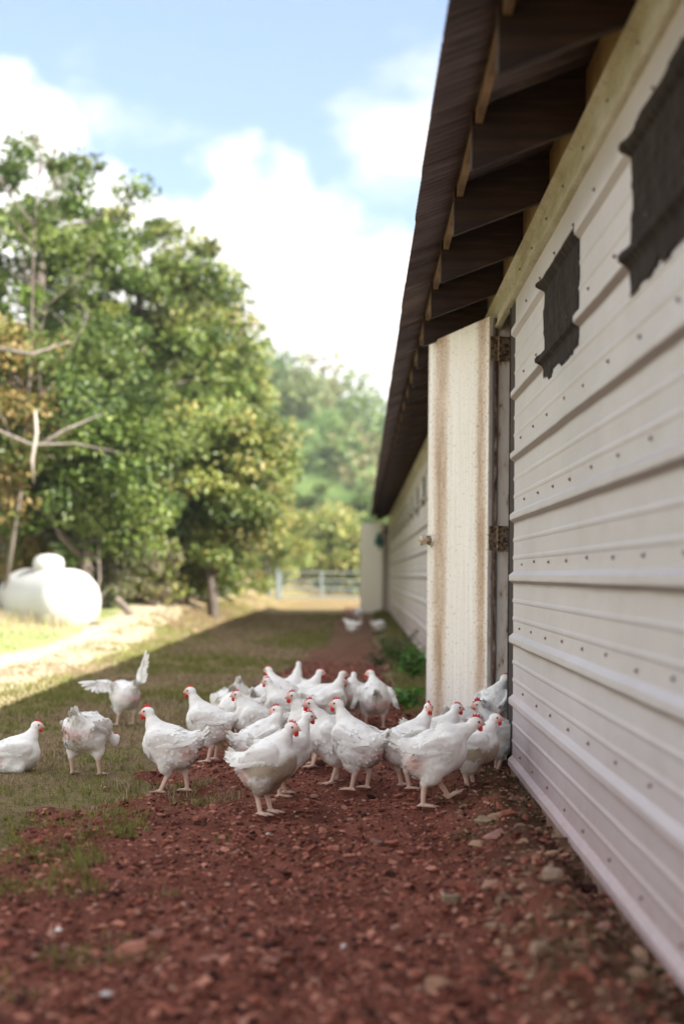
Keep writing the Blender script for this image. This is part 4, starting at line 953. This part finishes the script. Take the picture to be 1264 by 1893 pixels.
# ------------------------------------------------------------------ weeds by the wall
m_leaf = mat('leaves', rough=0.42, Specular_IOR_Level=0.5)
t = m_leaf.node_tree; base(m_leaf, attr(m_leaf)); tr = t.nodes.new('ShaderNodeBsdfTranslucent'); t.links.new(attr(m_leaf), tr.inputs[0]); ms = t.nodes.new('ShaderNodeMixShader'); ms.inputs[0].default_value = 0.35
t.links.new(P(m_leaf).outputs[0], ms.inputs[1]); t.links.new(tr.outputs[0], ms.inputs[2]); t.links.new(ms.outputs[0], t.nodes['Material Output'].inputs[0])
def leaves(P0, D0, NV, L_, w_, col, droop=.2):
    """arrays of leaves: folded lozenges"""
    D0 = D0 / (np.linalg.norm(D0, axis=1)[:, None] + 1e-9); S = np.cross(D0, NV); S /= np.linalg.norm(S, axis=1)[:, None] + 1e-9; U = np.cross(S, D0)
    L_ = L_[:, None]; w_ = w_[:, None]
    a = P0; b = P0 + D0 * L_ * .45 + S * w_ * .5 + U * w_ * .12; c_ = P0 + D0 * L_ * .45 - S * w_ * .5 + U * w_ * .12; e = P0 + D0 * L_ - U * L_ * droop; m_ = P0 + D0 * L_ * .5 - U * L_ * droop * .2
    V = np.stack([a, b, c_, m_, e], 1).reshape(-1, 3); i = 5 * np.arange(len(P0))
    return V, np.concatenate([np.stack([i, i + 3, i + 1], 1), np.stack([i, i + 2, i + 3], 1), np.stack([i + 1, i + 3, i + 4], 1), np.stack([i + 3, i + 2, i + 4], 1)]), np.repeat(col, 5, 0)
m_stem = mat('green_stem', (0.10, 0.13, 0.04), .6)
def weed(x_, y_, hgt, spread, nl, ls, lab, pal):
    z0 = float(surf(x_, y_)); root = tag(empty('weed', (x_, y_, z0)), lab, 'weed', 'weeds growing along the barn wall')
    mb = MB(); PP = []; DD = []
    for k_ in range(max(3, nl // 8)):
        a = rng.uniform(0, 2 * np.pi); tip = np.array([math.cos(a) * spread * rng.uniform(.3, 1), math.sin(a) * spread * rng.uniform(.3, 1), hgt * rng.uniform(.5, 1)])
        pts = [tip * q * np.array([q ** .3, q ** .3, 1]) for q in (0.01, .35, .7, 1)]; mb.tube([tuple(p) for p in pts], [.003, .0025, .002, .001], 5)
        for q in rng.uniform(.3, 1, 8):
            PP.append(tip * q); b = rng.uniform(0, 2 * np.pi); DD.append((math.cos(b), math.sin(b), rng.uniform(-.2, .5)))
    mb.build('stem', m_stem, root)
    n_ = len(PP); V, Fo, C = leaves(np.array(PP), np.array(DD), np.tile([0, 0, 1.0], (n_, 1)) + rng.normal(size=(n_, 3)) * .3, rng.uniform(.6, 1.2, n_) * ls, rng.uniform(.4, .6, n_) * ls, palette(pal, None, n_))
    link('foliage', mesh_np('foliage', V, Fo, m_leaf, col=C), root)
GP = [(0.08, 0.25, 0.03), (0.14, 0.36, 0.05), (0.05, 0.16, 0.02)]; OP = [(0.10, 0.12, 0.04), (0.14, 0.13, 0.05), (0.07, 0.10, 0.03)]
for px, py, h_, sp_, nl, ls, lab, pal in (
    (752, 1305, .10, .13, 40, .075, 'low broad leaved green weed at the foot of the open door', GP),
    (722, 1288, .05, .08, 20, .06, 'tiny green weed just left of the broad leaved one', GP),
    (762, 1262, .20, .12, 70, .06, 'bright green leafy weed against the wall behind the open door', GP),
    (742, 1236, .22, .16, 80, .05, 'darker taller weed farther along the wall', GP[:1] + OP[:1]),
    (722, 1218, .26, .22, 90, .05, 'olive weedy clump where the wall meets the path', OP),
    (778, 1238, .18, .06, 24, .06, 'slender weed pressed against the wall panels', GP),
    (706, 1232, .12, .16, 60, .045, 'dry olive tuft at the edge of the path', OP)):
    x_, y_ = ground_at(px, py, .03); weed(min(x_, .66), y_, h_ * 1.5, sp_ * 1.35, int(nl * 2.4), ls * 1.25, lab, pal)

# ------------------------------------------------------------------ propane tank
m_tank = mat('white_tank_paint', (0.80, 0.80, 0.79), .35, Specular_IOR_Level=.5)
base(m_tank, ramp(m_tank.node_tree, noise(m_tank.node_tree, 1.5, 5), [(0.3, (0.50, 0.50, 0.49)), (0.7, (0.60, 0.60, 0.60))]))
ty = 20.8; tx, tz = at(90, 1110, ty); rT = .475; LT = 2.05; tb_ = float(base_h(tx, ty))
tb_ = -.04
tank = tag(empty('gas_tank', (tx, ty, tb_), R(128)), 'round white gas storage tank with domed lid standing in the sunny grass', 'gas tank')
prof = [(0.001, -LT / 2)] + [(rT * math.sin(a), -LT / 2 + rT * .75 * (1 - math.cos(a))) for a in np.linspace(.15, np.pi / 2, 9)] + [(rT * math.sin(a), LT / 2 - rT * .75 * (1 - math.cos(a))) for a in np.linspace(np.pi / 2, .15, 9)] + [(0.001, LT / 2)]
mb = MB(); mb.lathe(prof, 40, Matrix.Translation((0, 0, rT + .10)) @ Matrix.Rotation(R(90), 4, 'Y')); tk = mb.build('tank_body', m_tank, tank, smooth=True)
mb = MB(); mb.lathe([(.225, 0), (.225, .14), (.20, .20), (.12, .245), (.001, .26)], 28, Matrix.Translation((0, 0, 2 * rT + .055))); mb.build('lid', m_tank, tank, smooth=True)
for sx_ in (-.85, .85):
    mb = MB(); mb.box((sx_ - .05, -.38, -.08), (sx_ + .05, -.20, .28)); mb.box((sx_ - .05, .20, -.08), (sx_ + .05, .38, .28)); mb.box((sx_ - .06, -.40, -.10), (sx_ + .06, .40, -.02)); mb.build('leg', m_dark, tank)

# ------------------------------------------------------------------ gate
m_galv = mat('galvanised_pipe', (0.28, 0.33, 0.34), .45, Metallic=.5)
yg = 45.0; gate = tag(empty('metal_gate', (-1.2, yg, 0)), 'pale galvanised pipe gate with mesh panels across the end of the lane', 'gate')
x0g, x1g = -1.35, 1.25
mb = MB()
for zz in (.22, .50, .78, 1.02): mb.tube([(x0g, 0, zz), (x1g, 0, zz)], .022, 8)
for xx in (x0g, -.05, x1g): mb.tube([(xx, 0, .18), (xx, 0, 1.06)], .036, 8)
mb.build('gate_frame', m_galv, gate)
mb = MB()
for xx in np.arange(x0g, x1g, .12): mb.tube([(xx, .02, .2), (xx, .02, .8)], .005, 4)
for zz in np.arange(.25, .8, .1): mb.tube([(x0g, .02, zz), (x1g, .02, zz)], .005, 4)
mb.build('wire_mesh', m_galv, gate)
for xx, lab in ((-2.64, 'round grey gate post at the left end of the pipe gate'), (.16, 'grey gate post close to the barn corner')):
    mb = MB(); mb.tube([(0, 0, -.1), (0, 0, 1.35)], .06, 10); o = mb.build('gate_post', m_galv); o.location = (xx, yg, 0); tag(o, lab, 'post')
# low rail fence running left from the gate
fn = tag(empty('fence', (-2.7, yg, 0)), 'low wire and pipe fence between gate and bushes', 'fence')
mb = MB()
for k_ in range(3): mb = mb; 
for k_ in range(4):
    m2 = MB(); m2.tube([(-.9 * k_ - .15, -.3 * k_, 0), (-.9 * k_ - .15, -.3 * k_, 1.15)], .035, 6); m2.build('post', m_galv, fn)
for zz in (.35, .7, 1.05): mb.tube([(-.1, 0, zz), (-2.85, -.9, zz)], .012, 5)
mb.build('wire', m_galv, fn)

# ------------------------------------------------------------------ trees
m_bark = mat('bark', rough=.9); t = m_bark.node_tree; bn = noise(t, 8, 6, .6, mapscale=(1, 1, .3)); base(m_bark, ramp(t, bn, [(0.3, (0.08, 0.062, 0.05)), (0.7, (0.24, 0.20, 0.17))])); bump(m_bark, bn, .6, .02)
m_pale = mat('weathered_grey_wood', rough=.85); t = m_pale.node_tree; bn = noise(t, 8, 6, .6, mapscale=(1, 1, .3)); base(m_pale, ramp(t, bn, [(0.3, (0.13, 0.105, 0.09)), (0.7, (0.30, 0.26, 0.23))]))
G1 = [(0.083, 0.138, 0.025), (0.131, 0.194, 0.035), (0.184, 0.235, 0.056), (0.064, 0.108, 0.028)]
G2 = [(0.2, 0.258, 0.064), (0.301, 0.317, 0.086), (0.401, 0.362, 0.13), (0.141, 0.181, 0.043)]  # pale leaf set, sun highlights on the leaves put into its colours
A1 = [(0.30, 0.21, 0.07), (0.22, 0.20, 0.055), (0.13, 0.17, 0.04), (0.33, 0.24, 0.10), (0.10, 0.15, 0.03)]
D1 = [(0.034, 0.057, 0.016), (0.055, 0.078, 0.019), (0.022, 0.039, 0.011), (0.078, 0.096, 0.029)]  # dark leaf set, shade inside the tree line put into its colours
def branch_paths(base_, top_, n_, spread, zlo):
    out_ = []
    for k_ in range(n_):
        q = rng.uniform(zlo, .95); st = base_ + (top_ - base_) * q; a = rng.uniform(0, 2 * np.pi); L_ = spread * (1.1 - .55 * q) * rng.uniform(.7, 1.1)
        e = st + np.array([math.cos(a) * L_, math.sin(a) * L_, L_ * rng.uniform(.15, .7)]); m_ = (st + e) / 2 + rng.normal(size=3) * L_ * .10
        out_.append((st, m_, e, q))
    return out_
def tree(x_, y_, top, rx, zbot, nclump, nleaf, ls, pal, lab, name='tree', group='trees along the left of the meadow', cl=.5, trunk=True, keepgap=0.0):
    z0 = float(base_h(x_, y_)); H_ = top - z0
    root = tag(empty(name, (x_, y_, z0)), lab, 'tree' if name == 'tree' else name.split('_')[-1], group)
    b0 = np.zeros(3); tp = np.array([rng.normal() * .2, rng.normal() * .2, H_ * .86])
    mb = MB(); r0 = max(.03, H_ * .022)
    mid_ = tp * .5 + np.array([rng.normal() * .12, rng.normal() * .12, 0]); mb.tube([(0, 0, -.2), tuple(mid_ * .5), tuple(mid_), tuple(tp)], [r0 * 1.2, r0, r0 * .75, r0 * .2], 8)
    br = branch_paths(b0, tp, max(8, nclump // 5), rx * .8, max(.12, zbot / H_ * .9))
    for st, m_, e, q in br: mb.tube([tuple(st), tuple(m_), tuple(e)], [r0 * .45 * (1.1 - q), r0 * .28 * (1.1 - q) + .008, .008], 6)
    mb.build('trunk', m_bark, root, smooth=True)
    # clump centres through an uneven ellipsoid, more toward the shell
    cz = (zbot + H_) / 2; rz = (H_ - zbot) / 2
    d = rng.normal(size=(nclump, 3)); d /= np.linalg.norm(d, axis=1)[:, None]; rad = rng.random(nclump) ** .38
    lump = .78 + .40 * fbm(d[:, 0] * 1.7 + x_, d[:, 1] * 1.7 + y_, d[:, 2] * 1.7, seed=int(abs(x_ * 7 + y_)) , oct=2)
    Cc = d * (rad * lump)[:, None] * np.array([rx, rx, rz]) + np.array([0, 0, cz])
    nl = nleaf; ci = rng.integers(0, nclump, nl); cr = cl * rng.uniform(.5, 1.3, nclump)
    off_ = rng.normal(size=(nl, 3)); off_ /= np.linalg.norm(off_, axis=1)[:, None]; off_ *= (rng.random(nl) ** .5 * cr[ci])[:, None] * np.array([1, 1, .62])
    P0 = Cc[ci] + off_; D0 = rng.normal(size=(nl, 3)) * .8 + off_ / (cr[ci][:, None]) + np.array([0, 0, -.25]); NV = rng.normal(size=(nl, 3)) * .55 + np.array([0, 0, 1.0]) + off_ * .5
    tone = rng.uniform(.72, 1.3, nclump)[ci][:, None]; hue = rng.choice(len(pal), nclump)
    pc = np.array(pal)[np.where(rng.random(nl) < .6, hue[ci], rng.integers(0, len(pal), nl))]
    V, Fo, C = leaves(P0, D0, NV, rng.uniform(.7, 1.3, nl) * ls, rng.uniform(.5, .8, nl) * ls, pc * tone * rng.uniform(.8, 1.2, (nl, 1)))
    link('crown' if name == 'tree' else 'foliage', mesh_np('crown', V, Fo, m_leaf, col=C), root)
    return root
def T(px, py_top, y_, r_px, zb, ncl, nlf, ls, pal, lab, **kw):
    x_, zt = at(px, py_top, y_); tree(x_, y_, zt, r_px * y_ / F, zb, ncl, nlf, ls, pal, lab, **kw)
T(70, 262, 25, 240, 2.2, 105, 18000, .13, G1, 'tallest open crowned green tree at the left edge, sky showing through', cl=.42)
T(250, 318, 27, 185, 2.0, 100, 17000, .13, G1 + G2[:2], 'tall rounded green tree right of the tallest one', cl=.45)
T(365, 480, 31, 112, 1.8, 80, 16000, .14, G1[1:] + G2, 'mid green tree stepping down toward the hill', cl=.5)
T(440, 640, 37, 84, 1.2, 80, 15000, .15, G2 + G1[1:3], 'pale sunlit tree at the right end of the tree line', cl=.6)
T(400, 700, 26, 132, .9, 90, 17000, .12, G2 + G1, 'sunlit bushy tree with pale glinting leaves in front of the tree line', cl=.5)
T(160, 600, 22.5, 190, 1.0, 100, 20000, .11, G1 + G2[:1], 'dense dark green tree above the white tank', cl=.5)
T(-10, 590, 21, 110, 1.6, 40, 7000, .11, A1, 'tree with orange brown autumn leaves at the left edge', cl=.4)
T(45, 870, 23, 80, .5, 30, 5000, .10, A1, 'small rusty leaved tree behind the tank', cl=.35)
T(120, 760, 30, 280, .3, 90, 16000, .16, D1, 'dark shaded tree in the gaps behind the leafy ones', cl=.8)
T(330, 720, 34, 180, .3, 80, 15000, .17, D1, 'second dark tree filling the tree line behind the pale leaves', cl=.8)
T(492, 860, 45, 70, .3, 60, 9000, .12, G2, 'low light green tree beside the lane, beyond the bushes', cl=.45)
BG = 'bushes along the foot of the trees'
PB = [(0.20, 0.16, 0.12), (0.26, 0.22, 0.17), (0.16, 0.17, 0.08)]
for px, pt, y_, rp, ls, pal, lab in (
    (20, 1000, 24.5, 80, .09, PB, 'brownish bush left behind the white tank'),
    (205, 960, 24, 75, .09, PB + G2[:1], 'pale dusty bush right behind the tank'),
    (285, 985, 25, 70, .09, G2 + PB[:1], 'greyish green bush right of the tank'),
    (350, 1010, 27, 60, .09, [(0.22, 0.25, 0.05), (0.16, 0.20, 0.04), (0.28, 0.27, 0.08)], 'yellow green bush in the sunny grass'),
    (410, 985, 34, 66, .10, G1 + G2, 'round green bush beside the sunny bank'),
    (498, 1000, 48, 52, .12, G2, 'light bush near the left gate post'),
    (110, 1010, 25.5, 80, .09, G1[:2] + D1[:1], 'dark green bush directly behind the dome of the tank'),
    (375, 1010, 29, 62, .085, G1 + PB[:1], 'bush hiding the foot of the trunk near the shadow edge'),
    (432, 1020, 37, 56, .09, G2 + A1[:1], 'yellowish bush at the right end of the tree line'),
    (175, 1035, 23.6, 55, .08, PB + G1[:1], 'twiggy pinkish brown bush touching the right side of the tank'),
    (385, 1045, 33, 60, .10, G2 + PB[:1], 'small pale bush at the top of the sunny bank'),
    (250, 1040, 26.5, 60, .09, D1 + PB[2:], 'low dark bush between the tree trunks'),
    (325, 960, 29.5, 75, .10, G1, 'shadowy green bush under the pale glinting tree'),
    (452, 930, 39, 78, .11, G2 + G1, 'broad mid green bush under the pale tree')):
    x_, zt = at(px, pt, y_); tree(x_, y_, zt, rp * y_ / F, .05, 26, 4200, ls, pal, lab, name='bush', group=BG, cl=.34)
FG = 'trees beyond the gate'
for px, pt, y_, rp, pal, lab in (
    (610, 945, 72, 60, G2, 'rounded pale green tree just behind the gate'),
    (655, 1000, 66, 30, G2 + A1[1:3], 'small light tree behind the gate beside the barn corner'),
    (560, 960, 78, 36, G2, 'yellow green tree left of the rounded one beyond the gate'),
    (585, 900, 95, 44, G1, 'darker tree farther up the slope beyond the gate'),
    (672, 900, 100, 44, G1, 'mid green tree on the slope, partly behind the roof edge')):
    x_, zt = at(px, pt, y_); z0 = float(base_h(x_, y_)); tree(x_, y_, zt, rp * y_ / F, .4, 50, 6500, .30, pal, lab, group=FG, cl=.9)
# bare trees and branches
def bare(px, y_, hpx, lab, nb=26, lean=(0.1, 0), mt=None, thick=.05, spread=.8):
    x_, zt = at(px, hpx, y_); z0 = float(base_h(x_, y_)); H_ = zt - z0; o = None; mb = MB()
    tp = np.array([lean[0] * H_, lean[1], H_]); P_ = [tp * q + np.array([math.sin(q * 5) * .12, 0, 0]) for q in (0, .25, .5, .75, 1)]
    mb.tube([tuple(p) for p in P_], [thick, thick * .8, thick * .6, thick * .35, .006], 7)
    for k_ in range(nb):
        q = rng.uniform(.25, .97); st = tp * q + np.array([math.sin(q * 5) * .12, 0, 0]); a = rng.uniform(0, 2 * np.pi); L_ = spread * (1.15 - q) * rng.uniform(.5, 1.2)
        e = st + np.array([math.cos(a) * L_, math.sin(a) * L_ * .6, L_ * rng.uniform(.3, 1.1)]); m_ = (st + e) / 2 + rng.normal(size=3) * .06 * L_; mb.tube([tuple(st), tuple(m_), tuple(e)], [thick * .35, thick * .2, .005], 5)
        for j in range(3):
            s2 = m_ + (e - m_) * rng.random(); e2 = s2 + rng.normal(size=3) * .18 * L_ + np.array([0, 0, .2 * L_]); mb.tube([tuple(s2), tuple(e2)], [.010, .003], 4)
    o = mb.build('bare_tree', mt or m_pale, smooth=True); o.location = (x_, y_, z0); return tag(o, lab, 'bare tree', 'leafless trees at the edge of the wood')
bare(10, 21.0, 200, 'tall leafless tree at the left edge, twigs reaching above the leafy crowns', 22, (.09, 0), mt=m_bark, thick=.04, spread=1.8)
bare(172, 22.5, 870, 'thin pale dead sapling rising behind the right side of the tank', 9, (.02, 0), thick=.025, spread=.6)
# broken pale branch hanging upright, and the limb it hangs on
def stick(pts_px, y_, rad, name, lab, cat, mt):
    pts = [at(a, b, y_ + dy_) for a, b, dy_ in pts_px]; pw = [(p[0], y_ + q[2], p[1]) for p, q in zip(pts, pts_px)]; o0 = Vector(pw[0]); mb = MB(); mb.tube([tuple(Vector(p) - o0) for p in pw], rad, 7)
    o = mb.build(name, mt, smooth=True); o.location = o0; return tag(o, lab, cat)
m_pw = mat('bleached_wood', (0.42, 0.38, 0.34), .8)
stick([(66, 758, 0), (68, 800, 0), (60, 850, 0), (63, 893, .1)], 19.6, [.014, .028, .024, .010], 'broken_branch', 'short bleached branch hanging upright among the leaves', 'branch', m_pw)
stick([(-60, 775, 0), (0, 797, 0), (60, 822, .1), (140, 820, .3), (230, 838, .6)], 19.8, [.030, .026, .020, .014, .004], 'bare_limb', 'long grey limb stretching across behind the hanging branch', 'branch', m_pale)
stick([(70, 825, 0), (120, 795, .2), (190, 765, .4)], 20.0, [.028, .020, .006], 'bare_limb', 'grey limb rising to the right from the hanging branch', 'branch', m_pale)
stick([(-20, 640, 0), (60, 655, 0), (130, 630, .2)], 19.9, [.034, .026, .008], 'bare_limb', 'brown limb under the orange leaves at the left edge', 'branch', m_pale)
x_, z__ = at(206, 1108, 22); 
mb = MB(); mb.tube([(0, 0, .0), (.10, -.05, -.10), (.34, -.15, -.34)], [.055, .06, .05], 12); o = mb.build('log', m_bark); o.location = (x_, 22.5, z__); tag(o, 'grey log leaning in the dry grass right of the tank', 'log')
# wooded hillside: one far-off mass
n = 620
hxx = rng.uniform(-95, 75, n); hyy = rng.uniform(80, 205, n); hz = hills(hxx, hyy) - .6
rr = rng.uniform(1.6, 3.4, n) * np.interp(hyy, [80, 200], [.8, 1.2]); kk = 200
ti = np.repeat(np.arange(n), kk); d = rng.normal(size=(n * kk, 3)); d /= np.linalg.norm(d, axis=1)[:, None]; lum = .75 + .5 * vnoise(d[:, 0] * 1.8 + ti, d[:, 1] * 1.8, d[:, 2] * 1.8, seed=5)
P0 = np.stack([hxx, hyy, hz + rr * .8], 1)[ti] + d * (rr[ti] * lum * rng.random(n * kk) ** .3)[:, None] * np.array([1, 1, 1.05])
pal = np.array([(0.10, 0.17, 0.045), (0.14, 0.21, 0.055), (0.07, 0.125, 0.04), (0.19, 0.24, 0.08), (0.22, 0.21, 0.09)]); hc = pal[rng.choice(5, n, p=[.3, .3, .2, .13, .07])]
V, Fo, C = leaves(P0, rng.normal(size=P0.shape) + d, d + rng.normal(size=P0.shape) * .3 + np.array([0, 0, .6]), rng.uniform(.45, .95, len(P0)), rng.uniform(.4, .7, len(P0)), hc[ti] * rng.uniform(.75, 1.25, (len(ti), 1)))
tag(link('forest', mesh_np('forest', V, Fo, m_leaf, col=C)), 'wooded hillside far beyond the gate', 'forest', kind='stuff')

# ------------------------------------------------------------------ air
m_haze = bpy.data.materials.new('haze'); m_haze.use_nodes = True; t = m_haze.node_tree; t.nodes.clear()
pv = t.nodes.new('ShaderNodeVolumePrincipled'); pv.inputs['Color'].default_value = (0.90, 0.94, 1.0, 1); pv.inputs['Density'].default_value = 0.0007; pv.inputs['Anisotropy'].default_value = 0.3
ou = t.nodes.new('ShaderNodeOutputMaterial'); t.links.new(pv.outputs[0], ou.inputs['Volume'])
mb = MB(); mb.box((-1000, -330, -2.5), (1000, 1560, 46)); o = mb.build('haze', m_haze); tag(o, 'thin pale haze over the valley', 'haze', kind='stuff')
